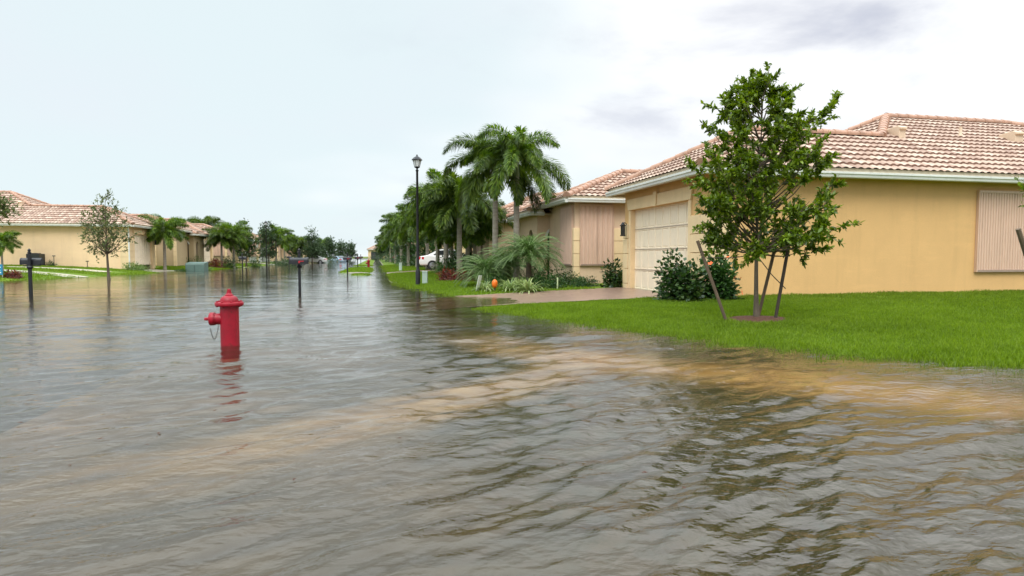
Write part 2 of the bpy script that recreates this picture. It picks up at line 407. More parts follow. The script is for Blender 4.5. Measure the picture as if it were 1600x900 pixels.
GX, GY = np.meshgrid(gx, gy)
ground = grid_mesh('ground', GX, GY, gz(GX, GY), 'turf'); tag(ground, kind='structure')
# walks round the corner, half buried in silt: how much bare paving shows at each ground vertex
def walk_cover(line, hw, fade_end):
    best = np.zeros(GX.shape); n = len(line); acc = 0
    tot = sum(math.dist(line[q], line[q + 1]) for q in range(n - 1))
    for q in range(n - 1):
        ax, ay = line[q]; bx, by = line[q + 1]; ex, ey = bx - ax, by - ay; ln = math.hypot(ex, ey)
        t = np.clip(((GX - ax) * ex + (GY - ay) * ey) / ln ** 2, 0, 1)
        d = np.hypot(GX - ax - t * ex, GY - ay - t * ey) + .10 * wob(GX * 1.1, GY * 1.1)
        c = np.clip((hw + .16 - d) / .32, 0, 1) * np.clip((tot - acc - t * ln) / fade_end, 0, 1)
        best = np.maximum(best, c); acc += ln
    return best
cov = np.maximum(walk_cover([(32, .4), (9.5, 1.8), (5.3, 4.0), (3.85, 5.55), (2.65, 7.05), (1.7, 8.5), (1.1, 10.4)], .46, 2.0),
                 walk_cover([(2.6, 7.2), (1.4, 6.1), (.2, 5.15), (-1.0, 4.3), (-2.6, 3.2)], .42, 3.2) * .75)
at_ = ground.data.attributes.new('paving', 'FLOAT', 'POINT'); at_.data.foreach_set('value', cov.reshape(-1).astype(np.float32))

def ribbon(name, pts, width, m, off=.02, step=.3, nw=6, silt=0.0, fade=0.0):
    P = []
    for a, b in zip(pts[:-1], pts[1:]):
        a = np.array(a, float); b = np.array(b, float); k = max(1, int(np.linalg.norm(b - a) / step))
        for j in range(k): P.append(a + (b - a) * j / k)
    P.append(np.array(pts[-1], float)); P = np.array(P)
    for _ in range(6): P[1:-1] = .25 * P[:-2] + .5 * P[1:-1] + .25 * P[2:]
    T = nrm(np.gradient(P, axis=0)); S = np.stack([T[:, 1], -T[:, 0]], -1)
    W = np.linspace(-.5, .5, nw) * width
    X = P[:, None, 0] + S[:, None, 0] * W; Y = P[:, None, 1] + S[:, None, 1] * W
    Z = gz(X, Y) + off
    if silt:
        e = np.abs(np.linspace(-1, 1, nw))[None, :]; Z = Z - silt * e ** 5 + silt * .45 * (wob(X * 1.3, Y * 1.3) + .5 * wob(X * 4, Y * 4)) * e
    if fade:
        dd = np.cumsum(np.r_[0, np.linalg.norm(np.diff(P, axis=0), axis=1)]); Z = Z - (.06 * np.clip(1 - (dd[-1] - dd) / fade, 0, 1) ** 1.5)[:, None] * (1 + .4 * wob(X * 2, Y * 2))
    o = grid_mesh(name, X, Y, Z, m); return tag(o, kind='structure')
ribbon('street', [(-6.3, -60), (-6.3, 60), (-6.3, 240)], 6.9, 'asphalt', .012, .5, 14)
ribbon('sidewalk', [(1.2, 10.6), (.8, 12.5), (.35, 20), (.25, 32), (.25, 90), (.25, 225)], 1.35, 'silted', .016, .3, 13, .02)
ribbon('path', [(-15.5, 37.2), (-22, 38), (-40, 38.6)], 1.5, 'concrete', .02, .5)
ribbon('path', [(-16.2, 42.2), (-22, 42.8), (-40, 43.3)], 1.5, 'concrete', .02, .5)
ribbon('sidewalk', [(-12.1, 35), (-12.1, 120), (-12.1, 225)], 1.4, 'concrete', .02, .5)
# driveways
def patch(name, x0, x1, ya0, ya1, yb0, yb1, m, off=.02, n=24):
    u = np.linspace(0, 1, n); v = np.linspace(0, 1, n); U, Vv = np.meshgrid(u, v)
    X = x0 + (x1 - x0) * U; lo = ya0 + (yb0 - ya0) * U; hi = ya1 + (yb1 - ya1) * U
    Y = lo + (hi - lo) * Vv + .05 * wob(X * .7, Vv * 9)
    return tag(grid_mesh(name, X, Y, gz(X, Y) + off, m), kind='structure')
patch('driveway', 1.2, 7.62, 13.7, 17.35, 13.6, 17.9, 'paver')
patch('driveway', -2.6, 1.2, 13.3, 17.6, 13.7, 17.35, 'paver', .03)
patch('driveway', -2.6, 7.3, 39.9, 43.4, 39.6, 43.8, 'paver')
patch('driveway', -16.9, -9.8, 48.2, 52.2, 48.0, 52.6, 'concrete', .03)
for k in range(3):
    y = 65.3 + 17.4 * k
    patch('driveway', -16.9, -9.8, y + .4, y + 4.6, y + .2, y + 5, 'concrete', .03)
kb = MB()
def kerb_line(x, y0, y1):
    m = MB(); m.box(x - .08, x + .08, y0, y1, -.45, -.225); return tag(m.build('kerb', 'kerb'), kind='structure')
kerb_line(-2.72, -40, 36); kerb_line(-9.88, -40, 30)

# ------------------------------------------------------------------ water
def water_mat():
    m, nt = new_mat('flood_water')
    out = N(nt, 'ShaderNodeOutputMaterial')
    tc = N(nt, 'ShaderNodeTexCoord'); obj = tc.outputs['Object']
    def noise(scale, sx, sy, rz, detail, rough=.55, dist=0.0):
        mp = N(nt, 'ShaderNodeMapping'); mp.inputs['Rotation'].default_value = (0, 0, rz); mp.inputs['Scale'].default_value = (sx, sy, 1)
        L(nt, obj, mp.inputs[0])
        n = N(nt, 'ShaderNodeTexNoise'); n.inputs['Scale'].default_value = scale; n.inputs['Detail'].default_value = detail
        n.inputs['Roughness'].default_value = rough; n.inputs['Distortion'].default_value = dist
        L(nt, mp.outputs[0], n.inputs['Vector']); return n.outputs['Fac']
    big = noise(.35, 1, 1, .4, 3)                     # where the wind ruffles the surface
    rz = rad(-18)
    r1 = noise(5, .6, 1.2, rz, 2, .5, .3); r2 = noise(16, .65, 1.2, rz, 2, .5, .2); r3 = noise(55, .8, 1.1, rz, 2, .6)
    def mul(a, k):
        n = N(nt, 'ShaderNodeMath', operation='MULTIPLY'); L(nt, a, n.inputs[0])
        if hasattr(k, 'links') or not isinstance(k, (int, float)): L(nt, k, n.inputs[1])
        else: n.inputs[1].default_value = k
        return n.outputs[0]
    def add(a, b):
        n = N(nt, 'ShaderNodeMath', operation='ADD'); L(nt, a, n.inputs[0]); L(nt, b, n.inputs[1]); return n.outputs[0]
    mr = N(nt, 'ShaderNodeMapRange'); mr.inputs['From Min'].default_value = .35; mr.inputs['From Max'].default_value = .65
    mr.inputs['To Min'].default_value = .35; mr.inputs['To Max'].default_value = 1.0
    L(nt, big, mr.inputs['Value'])
    h = add(add(mul(r1, .012), mul(r2, .0130)), mul(r3, .0022))
    h = mul(h, mr.outputs[0])
    # calmer with distance from the open corner, where the houses shelter the street
    sp = N(nt, 'ShaderNodeSeparateXYZ'); L(nt, obj, sp.inputs[0])
    cal = N(nt, 'ShaderNodeMapRange'); cal.inputs['From Min'].default_value = 5; cal.inputs['From Max'].default_value = 22
    cal.inputs['To Min'].default_value = 1; cal.inputs['To Max'].default_value = .30
    L(nt, sp.outputs['Y'], cal.inputs['Value']); h = mul(h, cal.outputs[0])
    bp = N(nt, 'ShaderNodeBump'); bp.inputs['Strength'].default_value = 1; bp.inputs['Distance'].default_value = 1
    L(nt, h, bp.inputs['Height'])
    fr = N(nt, 'ShaderNodeFresnel'); fr.inputs['IOR'].default_value = 1.58
    bf = N(nt, 'ShaderNodeBump'); bf.inputs['Strength'].default_value = .55; bf.inputs['Distance'].default_value = 1; L(nt, h, bf.inputs['Height']); L(nt, bf.outputs[0], fr.inputs['Normal'])
    gl = N(nt, 'ShaderNodeBsdfGlossy'); gl.inputs['Roughness'].default_value = .03; gl.inputs['Color'].default_value = (1, 1, 1, 1)
    L(nt, bp.outputs[0], gl.inputs['Normal'])
    tr = N(nt, 'ShaderNodeBsdfTransparent'); tr.inputs['Color'].default_value = (.82, .76, .62, 1)
    df = N(nt, 'ShaderNodeBsdfDiffuse'); df.inputs['Color'].default_value = (.065, .050, .030, 1)
    mu = N(nt, 'ShaderNodeMixShader'); 
    mm = N(nt, 'ShaderNodeMapRange'); mm.inputs['From Min'].default_value = .3; mm.inputs['From Max'].default_value = .7
    mm.inputs['To Min'].default_value = .12; mm.inputs['To Max'].default_value = .3
    L(nt, big, mm.inputs['Value']); L(nt, mm.outputs[0], mu.inputs[0])
    L(nt, tr.outputs[0], mu.inputs[1]); L(nt, df.outputs[0], mu.inputs[2])
    mx = N(nt, 'ShaderNodeMixShader'); L(nt, fr.outputs[0], mx.inputs[0]); L(nt, mu.outputs[0], mx.inputs[1]); L(nt, gl.outputs[0], mx.inputs[2])
    L(nt, mx.outputs[0], out.inputs[0])
    return m
M['water'] = water_mat()
ang = np.radians(np.concatenate([np.arange(-180, -48, 3), np.arange(-48, 48, .14), np.arange(48, 181, 3)]))
rr = .6 * 1.0075 ** np.arange(0, 900); rr = rr[rr < 430]
A, RR = np.meshgrid(ang, rr)
WX = RR * np.sin(A + YAW); WY = RR * np.cos(A + YAW); WZ = np.zeros_like(WX)
sp_cell = RR * .0075
wr = np.random.default_rng(5)
# slow patches of livelier and calmer water, then a wind sea spread about one direction
gust = .62 + .38 * np.sin(WX * .55 + 1.3 * np.sin(WY * .31)) * np.sin(WY * .43 - .8 + .9 * np.sin(WX * .27))
for k in range(130):
    lam = .09 * (18 ** (wr.random() ** 1.15)); th = wr.normal(0, .33) + rad(106)
    slope = .037 * (lam / .5) ** (-.30 if lam < .5 else -.7) * wr.uniform(.5, 1.3)
    kk = 2 * PI / lam; att = np.clip((lam / sp_cell - 2.6) / 2, 0, 1)
    ph = wr.uniform(0, 2 * PI); qx, qy = wr.normal(0, .5 / max(lam, .25), 2) * .6
    env = np.clip(.5 + .8 * np.sin(WX * qx + WY * qy + wr.uniform(0, 6)), 0, 1.3)
    u_ = kk * (WX * math.cos(th) + WY * math.sin(th)) + ph + .5 * np.sin(WX * .9 / lam * .35 - WY * .4 / lam * .35 + ph)
    WZ += att * slope / kk * env * (np.sin(u_) + .18 * np.cos(2 * u_))
WZ *= gust * np.clip(1.12 - (WY - 3) / 24, .35, 1.0)
water = grid_mesh('water', WX, WY, WZ, 'water'); tag(water, kind='structure')

# ------------------------------------------------------------------ house
def roof_slope(poly, org, g, z0, slope, parent, res=5, pitch=.21, course=.36):
    g = np.array(g, float); e = np.array([-g[1], g[0]]); P = np.array(poly, float) - np.array(org, float)
    u = P @ e; v = P @ g
    us = np.arange(math.floor(u.min() / pitch) * pitch - pitch, u.max() + pitch, pitch / res)
    nc = int(math.ceil((v.max() - v.min()) / course)) + 1; v0 = math.floor(v.min() / course + 1e-6) * course
    vs = []; lift = []; vv = []
    for k in range(nc):
        vs += [v0 + k * course, v0 + (k + 1) * course - .012]; lift += [.048, .0]; vv += [k + .02, k + .98]
    U, Vg = np.meshgrid(us, np.array(vs)); LF = np.array(lift)[:, None] + 0 * U
    prof = .048 * np.abs(np.cos(PI * U / pitch)) ** .8 - .018
    Z = z0 + slope * Vg + LF + prof
    X = org[0] + e[0] * U + g[0] * Vg; Y = org[1] + e[1] * U + g[1] * Vg
    o = grid_mesh('roof_slope', X, Y, Z, 'tile', smooth=False)
    o.parent = parent; me = o.data
    me.materials.append(M['mortar_shade']); wq = U.shape[1] - 1  # step faces between courses carry mortar with painted shade
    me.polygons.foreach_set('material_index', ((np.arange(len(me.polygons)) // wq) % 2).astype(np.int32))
    uvl = me.uv_layers.new(name='UVMap')
    li = np.zeros(len(me.loops), np.int32); me.loops.foreach_get('vertex_index', li)
    uvv = np.stack([(U / pitch).reshape(-1), np.repeat(np.array(vv), U.shape[1])], -1)
    # per-face uv: same tile for all corners
    q = li.reshape(-1, 4); mean = uvv[q].mean(axis=1)
    uvl.data.foreach_set('uv', np.repeat(mean, 4, axis=0).reshape(-1).astype(np.float32))
    bm = bmesh.new(); bm.from_mesh(me)
    c = np.array(poly, float).mean(axis=0)
    n = len(poly)
    for i in range(n):
        a = np.array(poly[i], float); b = np.array(poly[(i + 1) % n], float)
        d = b - a; nn = np.array([d[1], -d[0]]); nn /= np.linalg.norm(nn)
        if nn @ (c - a) > 0: nn = -nn
        bmesh.ops.bisect_plane(bm, geom=bm.verts[:] + bm.edges[:] + bm.faces[:], plane_co=(a[0], a[1], 0), plane_no=(nn[0], nn[1], 0), clear_outer=True)
    bm.to_mesh(me); bm.free()
    return o
def ridge_cap(a, b, parent, r=.13, step=.38):
    a = Vector(a); b = Vector(b); n = max(2, int((b - a).length / step)); t = (b - a).normalized()
    s = t.cross(Vector((0, 0, 1))).normalized(); up = s.cross(t)
    rows = []
    for k in range(n):
        for f, q in ((0, 1.12), (.97, .92)):
            c = a + (b - a) * ((k + f) / n)
            rows.append([c + s * (r * q * math.cos(x)) + up * (r * q * math.sin(x) * .85 - .01) for x in np.linspace(-.35, PI + .35, 9)])
    m = MB(); vs = [p for row in rows for p in row]; w = 9
    fs = [(i * w + k, i * w + k + 1, (i + 1) * w + k + 1, (i + 1) * w + k) for i in range(len(rows) - 1) for k in range(w - 1)]
    fs += [tuple(range(w)), tuple(range((len(rows) - 1) * w, len(rows) * w))]
    m.add(vs, fs, True); return m.build('ridge_cap', 'ridge', parent)
def eave_line(p, q, out, z, parent):
    """fascia board with a gutter hung on it; p->q along the eave, out = outward unit vector"""
    p = Vector((p[0], p[1], 0)); q = Vector((q[0], q[1], 0)); o = Vector((out[0], out[1], 0))
    def prof(pts): return [p + o * a + Vector((0, 0, z + h)) for a, h in pts]
    m = MB(); m.prism(prof([(-.05, -.16), (-.02, -.16), (-.02, .05), (-.05, .05)]), q - p); f = m.build('fascia', 'fascia', parent)
    m = MB(); m.prism(prof([(-.018, -.19), (.06, -.19), (.075, -.175), (.085, -.12), (.105, -.10), (.105, -.055), (.092, -.05), (.085, -.09), (-.018, -.07)]), q - p)
    m.build('gutter', 'gutter', parent); return f
def corrugated(name, p, q, z0, z1, out, parent, m='shutter', pitch=.085, depth=.022, rails=True):
    p = Vector((p[0], p[1], 0)); q = Vector((q[0], q[1], 0)); o = Vector((out[0], out[1], 0)); Ln = (q - p).length
    n = int(Ln / pitch); us = []
    for k in range(n):
        for f, d in ((0, 0), (.35, 0), (.5, 1), (.85, 1)): us.append(((k + f) / n, d))
    us.append((1, 0))
    vs = []; fs = []
    for z in (z0, z1):
        for f, d in us:
            pt = p + (q - p) * f + o * (.05 + d * depth); vs.append((pt.x, pt.y, z))
    w = len(us); fs = [(k, k + 1, w + k + 1, w + k) for k in range(w - 1)]
    mb = MB(); mb.add(vs, fs); sh = mb.build(name, m, parent)
    if rails:
        for nm, za, zb in (('top_rail', z1 - .01, z1 + .05), ('bottom_rail', z0 - .05, z0 + .01)):
            mb = MB(); mb.prism([p + o * .005 + Vector((0, 0, za)), p + o * .085 + Vector((0, 0, za)), p + o * .085 + Vector((0, 0, zb)), p + o * .005 + Vector((0, 0, zb))], q - p)
            mb.build(nm, 'shutter_edge' if nm == 'bottom_rail' else m, sh)
        for s, pt in ((-1, p), (1, q)):
            t = (q - p).normalized() * .03 * s
            mb = MB(); mb.prism([pt + o * .005 + Vector((0, 0, z0 - .05)), pt + o * .08 + Vector((0, 0, z0 - .05)), pt + o * .08 + t + Vector((0, 0, z0 - .05)), pt + o * .005 + t + Vector((0, 0, z0 - .05))], (0, 0, z1 - z0 + .1))
            mb.build('side_rail', m, sh)
    return sh

def make_house(name, label, cat, loc):
    """local x runs inland from the garage front, y along the street, z up from the slab"""
    h = thing(name, label, cat, loc)
    ZE = 3.0; SL = .5; W = .2; ZB = -.8
    wl = lambda poly, vec, m='ochre': MB().prism(poly, vec).build('wall', m, h)
    # walls: long side wall, garage front with its opening, main body, bay, portico
    wl([(0, 0, ZB), (19.8, 0, ZB), (19.8, 0, 2.95), (0, 0, 2.95)], (0, W, 0))
    D0, D1, DZ = .88, 4.42, 2.33
    fx = 0.003
    wl([(fx, W, ZB), (fx, D0, ZB), (fx, D0, DZ), (fx, D1, DZ), (fx, D1, ZB), (fx, 4.9, ZB), (fx, 4.9, 2.95), (fx, W, 2.95)], (W, 0, 0), 'ochre')
    wl([(W + .01, 4.7, ZB), (4.5, 4.7, ZB), (4.5, 4.7, 2.95), (W + .01, 4.7, 2.95)], (0, W - .005, 0))
    wl([(4.55, 4.91, ZB), (4.55, 9.9, ZB), (4.55, 9.9, 2.95), (4.55, 4.91, 2.95)], (W, 0, 0))
    wl([(4.55 + W, 9.7, ZB), (19.8, 9.7, ZB), (19.8, 9.7, 2.95), (4.55 + W, 9.7, 2.95)], (0, W, 0))
    wl([(19.6, W, ZB), (19.6, 9.7, ZB), (19.6, 9.7, 2.95), (19.6, W, 2.95)], (W - .01, 0, 0))
    # bay wing
    bx, by0, by1 = -.72, 7.7, 10.95
    wl([(bx, by0, ZB), (4.54, by0, ZB), (4.54, by0, 2.95), (bx, by0, 2.95)], (0, W, 0), 'pinkish')
    wl([(bx, by0 + W, ZB), (bx, by1, ZB), (bx, by1, 2.95), (bx, by0 + W, 2.95)], (W, 0, 0), 'pinkish')
    # portico with an arched opening in its side
    px0, py0, py1 = -1.22, 10.96, 14.0
    arch = [(px0 + .42 + .36 - .36 * math.cos(a), 1.75 + .30 * math.sin(a)) for a in np.linspace(0, PI, 11)]
    pl = [(px0, ZB)] + [(px0 + .42, ZB)] + arch + [(px0 + 1.14, ZB), (3.4, ZB), (3.4, 2.7), (px0, 2.7)]
    wl([(x, py0, z) for x, z in pl], (0, W, 0), 'pinkish')
    MB().prism([(px0 + .43, py0 + .12, 0), (px0 + 1.13, py0 + .12, 0)] + [(x, py0 + .12, z - .005) for x, z in arch[::-1]], (0, .03, 0)).build('arched_door', 'darkglass', h)
    rim = [(px0 + .42 + .36 - (.36 + w_) * math.cos(a), 1.75 + (.30 + w_) * math.sin(a)) for w_ in (0, .09) for a in np.linspace(0, PI, 11)]
    m = MB(); m.add([(x, py0 - .03, z) for x, z in rim], [(i, i + 1, 12 + i, 11 + i) for i in range(10)]); m.add([(x, py0, z) for x, z in rim], [(i, i + 1, 12 + i, 11 + i) for i in range(10)])
    MB().prism([(x, py0 - .03, z) for x, z in rim[:11]] + [(x, py0 - .03, z) for x, z in rim[11:][::-1]], (0, .028, 0)).build('arch_trim', 'white', h)
    a2 = [(11.7 + .35 - .35 * math.cos(a), 1.75 + .3 * math.sin(a)) for a in np.linspace(0, PI, 9)]
    wl([(px0, y, z) for y, z in [(py0 + W, ZB), (11.7, ZB)] + a2 + [(12.4, ZB), (py1, ZB), (py1, 2.7), (py0 + W, 2.7)]], (W, 0, 0), 'pinkish')
    wl([(px0, py1 + .001, ZB), (3.4, py1 + .001, ZB), (3.4, py1 + .001, 2.7), (px0, py1 + .001, 2.7)], (0, W, 0), 'pinkish')
    wl([(3.41, py0, ZB), (3.41, py1, ZB), (3.41, py1, 2.7), (3.41, py0, 2.7)], (W, 0, 0), 'pinkish')
    m = MB(); m.prism([(px0 + .12, y, z) for y, z in [(11.7, ZB)] + a2 + [(12.4, ZB)]], (.03, 0, 0)); m.build('window', 'darkglass', h)
    # soffits
    def soffit(poly, z): MB().prism([(x, y, z) for x, y in poly], (0, 0, .02)).build('soffit', 'soffit', h)
    soffit([(-.36, -.36), (20.2, -.36), (20.2, 10.26), (4.19, 10.26), (4.19, 5.26), (-.36, 5.26)], 2.88)
    soffit([(-1.1, 7.34), (4.15, 7.34), (4.15, 10.95), (-1.1, 10.95)], 2.885)
    soffit([(-1.6, 10.6), (3.9, 10.6), (3.9, 14.5), (-1.6, 14.5)], 2.62)
    # roof
    rf = bpy.data.objects.new('roof', None); col.objects.link(rf); rf.parent = h
    e0 = -.42
    hg = 2.93; gyr = e0 + hg                     # garage half span and ridge line
    gN = e0 + 2 * hg; gax = e0 + hg
    mx0 = 4.13; hm = 5.38; myr = e0 + hm; max_ = mx0 + hm; mN = e0 + 2 * hm; mE = 20.2
    vx = mx0 + hg                                  # where the garage ridge dies into the main hip
    roof_slope([(e0, e0), (vx, e0), (vx, gyr), (gax, gyr)], (0, e0), (0, 1), ZE, SL, rf)
    roof_slope([(vx, e0), (mE, e0), (mE - hm, myr), (max_, myr), (vx, gyr)], (0, e0), (0, 1), ZE, SL, rf)
    roof_slope([(e0, e0), (gax, gyr), (e0, gN)], (e0, 0), (1, 0), ZE, SL, rf)
    roof_slope([(e0, gN), (gax, gyr), (vx, gyr), (mx0, gN)], (0, gN), (0, -1), ZE, SL, rf)
    roof_slope([(vx, gyr), (max_, myr), (mx0, mN), (mx0, gN)], (mx0, 0), (1, 0), ZE, SL, rf)
    roof_slope([(mx0, mN), (max_, myr), (mE - hm, myr), (mE, mN)], (0, mN), (0, -1), ZE, SL, rf)
    roof_slope([(mE, e0), (mE - hm, myr), (mE, mN)], (mE, 0), (-1, 0), ZE, SL, rf)
    zr = ZE + SL * hg + .05; zm = ZE + SL * hm + .05; z0 = ZE + .05
    for a, b in (((e0, e0, z0), (gax, gyr, zr)), ((e0, gN, z0), (gax, gyr, zr)), ((gax, gyr, zr), (vx, gyr, zr)), ((vx, gyr, zr), (max_, myr, zm)),
                 ((mx0, mN, z0), (max_, myr, zm)), ((max_, myr, zm), (mE - hm, myr, zm)), ((mE, e0, z0), (mE - hm, myr, zm)), ((mE, mN, z0), (mE - hm, myr, zm))):
        ridge_cap(a, b, rf)
    # bay hip
    b0, bw0, bw1, bs = -1.15, 7.3, 14.1, .4; bh = (bw1 - bw0) / 2; byr = bw0 + bh; bax = b0 + bh
    roof_slope([(b0, bw0), (9, bw0), (9, byr), (bax, byr)], (0, bw0), (0, 1), ZE, bs, rf)
    roof_slope([(b0, bw0), (bax, byr), (b0, bw1)], (b0, 0), (1, 0), ZE, bs, rf)
    roof_slope([(b0, bw1), (bax, byr), (9, byr), (9, bw1)], (0, bw1), (0, -1), ZE, bs, rf)
    zb = ZE + bs * bh + .05
    ridge_cap((b0, bw0, z0), (bax, byr, zb), rf); ridge_cap((b0, bw1, z0), (bax, byr, zb), rf); ridge_cap((bax, byr, zb), (8, byr, zb), rf)
    # portico hip, a little lower
    c0, cw0, cw1 = -1.66, 10.5, 14.6; ch = (cw1 - cw0) / 2; cyr = cw0 + ch; cax = c0 + ch; zp = 2.74
    roof_slope([(c0, cw0), (5, cw0), (5, cyr), (cax, cyr)], (0, cw0), (0, 1), zp, .36, rf)
    roof_slope([(c0, cw0), (cax, cyr), (c0, cw1)], (c0, 0), (1, 0), zp, .36, rf)
    roof_slope([(c0, cw1), (cax, cyr), (5, cyr), (5, cw1)], (0, cw1), (0, -1), zp, .36, rf)
    ridge_cap((c0, cw0, zp + .04), (cax, cyr, zp + .36 * ch + .04), rf); ridge_cap((c0, cw1, zp + .04), (cax, cyr, zp + .36 * ch + .04), rf)
    # fascias and gutters
    k = .05
    eave_line((e0 + k, e0 + k), (mE - k, e0 + k), (0, -1), ZE, h)
    eave_line((e0 + k, e0 + k), (e0 + k, gN - k), (-1, 0), ZE, h)
    eave_line((e0 + k, gN - k), (mx0, gN - k), (0, 1), ZE, h)
    eave_line((b0 + k, bw0 + k), (4.1, bw0 + k), (0, -1), ZE, h)
    eave_line((b0 + k, bw0 + k), (b0 + k, bw1 - k), (-1, 0), ZE, h)
    eave_line((c0 + k, cw0 + k), (b0 + .1, cw0 + k), (0, -1), zp, h)
    eave_line((c0 + k, cw0 + k), (c0 + k, cw1 - k), (-1, 0), zp, h)
    eave_line((c0 + k, cw1 - k), (4, cw1 - k), (0, 1), zp, h)
    eave_line((mx0, mN - k), (mE - k, mN - k), (0, 1), ZE, h)
    eave_line((mE - k, e0 + k), (mE - k, mN - k), (1, 0), ZE, h)
    # garage door: four rows of raised panels, set back in the opening
    bm = bmesh.new(); nr, ncol = 4, 8; x = .13
    gv = [[bm.verts.new((x, D0 - .02 + (D1 - D0 + .04) * i / ncol, -.05 + (DZ + .07) * j / nr)) for i in range(ncol + 1)] for j in range(nr + 1)]
    fs = [bm.faces.new((gv[j][i], gv[j][i + 1], gv[j + 1][i + 1], gv[j + 1][i])) for j in range(nr) for i in range(ncol)]
    bmesh.ops.recalc_face_normals(bm, faces=bm.faces)
    if bm.faces[:][0].normal.x > 0: bmesh.ops.reverse_faces(bm, faces=bm.faces)
    inner = bmesh.ops.inset_individual(bm, faces=fs, thickness=.055, depth=0)['faces']
    bmesh.ops.inset_individual(bm, faces=fs, thickness=.02, depth=-.022)
    bmesh.ops.inset_individual(bm, faces=fs, thickness=.035, depth=.012)
    me = bpy.data.meshes.new('garage_door'); bm.to_mesh(me); bm.free()
    gd = link('garage_door', me, 'door', h)
    for j in range(1, nr):
        z = -.05 + (DZ + .07) * j / nr
        MB().box(.118, .132, D0 + .001, D1 - .001, z - .006, z + .006).build('panel_seam', 'shutter_edge', gd)
    # surround: lintel, keystone, reveals, quoin blocks
    xo = -.06
    MB().prism([(xo, D0 - .14, DZ + .005), (xo, D1 + .14, DZ + .005), (xo, D1 + .24, DZ + .33), (xo, D0 - .24, DZ + .33)], (.06, 0, 0)).build('lintel', 'cream', h, .008)
    cy = (D0 + D1) / 2
    MB().prism([(xo - .04, cy - .07, DZ - .01), (xo - .04, cy + .07, DZ - .01), (xo - .04, cy + .1, DZ + .39), (xo - .04, cy - .1, DZ + .39)], (.098, 0, 0)).build('keystone', 'cream', h, .008)
    for ya, yb in ((D0 - .13, D0 + .003), (D1 - .003, D1 + .13)):
        MB().box(-.03, .16, ya, yb, ZB, DZ + .004).build('door_reveal', 'cream', h)
    for k in range(5):
        za = -.35 + .46 * k; zb_ = za + .445
        MB().prism([(-.05, -.05, za), (.57, -.05, za), (.57, .0, za), (.004, .0, za), (.004, D0 - .16, za), (-.05, D0 - .16, za)], (0, 0, .445)).build('quoin_block', 'cream', h, .012)
        MB().prism([(-.05, D1 + .16, za), (.0, D1 + .16, za), (.0, 4.9, za), (.35, 4.9, za), (.35, 4.95, za), (-.05, 4.95, za)], (0, 0, .445)).build('quoin_block', 'cream', h, .012)
        MB().prism([(bx - .05, by0 - .05, za), (bx + .18, by0 - .05, za), (bx + .18, by0, za), (bx, by0, za), (bx, by0 + .12, za), (bx - .05, by0 + .12, za)], (0, 0, .445)).build('quoin_block', 'cream', h, .012)
        MB().box(.72, 1.25, by0 - .05, by0 - .001, za, zb_).build('quoin_block', 'cream', h, .012)
    # wall lanterns
    def lantern(x, y, z, ox, oy):
        lm = MB(); lm.box(x - .045, x + .045, y - .045, y + .045, z + .17, z + .2)
        lr = MB().prism([(x - .07, y - .07, z + .15), (x + .07, y - .07, z + .15), (x + .07, y + .07, z + .15), (x - .07, y + .07, z + .15)], (0, 0, .03)).build('wall_lantern', 'black', h)
        MB().lathe([(.075, .18), (.05, .23), (.015, .27)], 4, (x, y, z)).build('cap', 'black', lr)
        MB().box(x - .05, x + .05, y - .05, y + .05, z - .12, z + .149).build('glass', 'darkglass', lr)
        MB().box(x - .06, x + .06, y - .06, y + .06, z - .16, z - .121).build('base', 'black', lr)
        MB().tube([(x, y, z + .2), (x - ox * .06, y - oy * .06, z + .26), (x - ox * .12, y - oy * .12, z + .2)], .015).build('bracket', 'black', lr)
    lantern(-.17, 4.66, 1.72, -1, 0)
    lantern(px0 + 1.27, py0 - .12, 1.85, 0, -1)
    # storm shutters
    corrugated('storm_shutter', (7.72, 0), (10.1, 0), .58, 2.6, (0, -1), h)
    corrugated('storm_shutter', (-.50, by0), (.10, by0), .66, 2.72, (0, -1), h, pitch=.15, depth=.03)
    corrugated('storm_shutter', (.12, by0), (.70, by0), .66, 2.72, (0, -1), h, pitch=.15, depth=.03)
    corrugated('storm_shutter', (bx, by0 + .16), (bx, by0 + 1.5), .66, 2.72, (-1, 0), h, pitch=.15, depth=.03)
    # roof vents
    for (x, y, big) in ((7.75, 2.73, 1), (10.5, 3.03, 0), (12.25, 2.85, 2)):
        z = ZE + SL * (y - e0)
        if big:
            m = MB(); w = .12 if big == 1 else .17
            m.prism([(x - w, y - .28, z - .16), (x - w, y + .25, z + .1), (x - w, y + .25, z + .22), (x - w, y - .2, z + .26), (x - w, y - .34, z + .2), (x - w, y - .34, z + .13), (x - w, y - .28, z + .13)], (2 * w, 0, 0))
            m.build('roof_vent', 'vent', rf, .02)
        else:
            MB().lathe([(.075, -.1), (.07, .05), (.045, .08), (.045, .3), (.05, .3)], 12, (x, y, z)).build('vent_pipe', 'vent', rf)
    return h

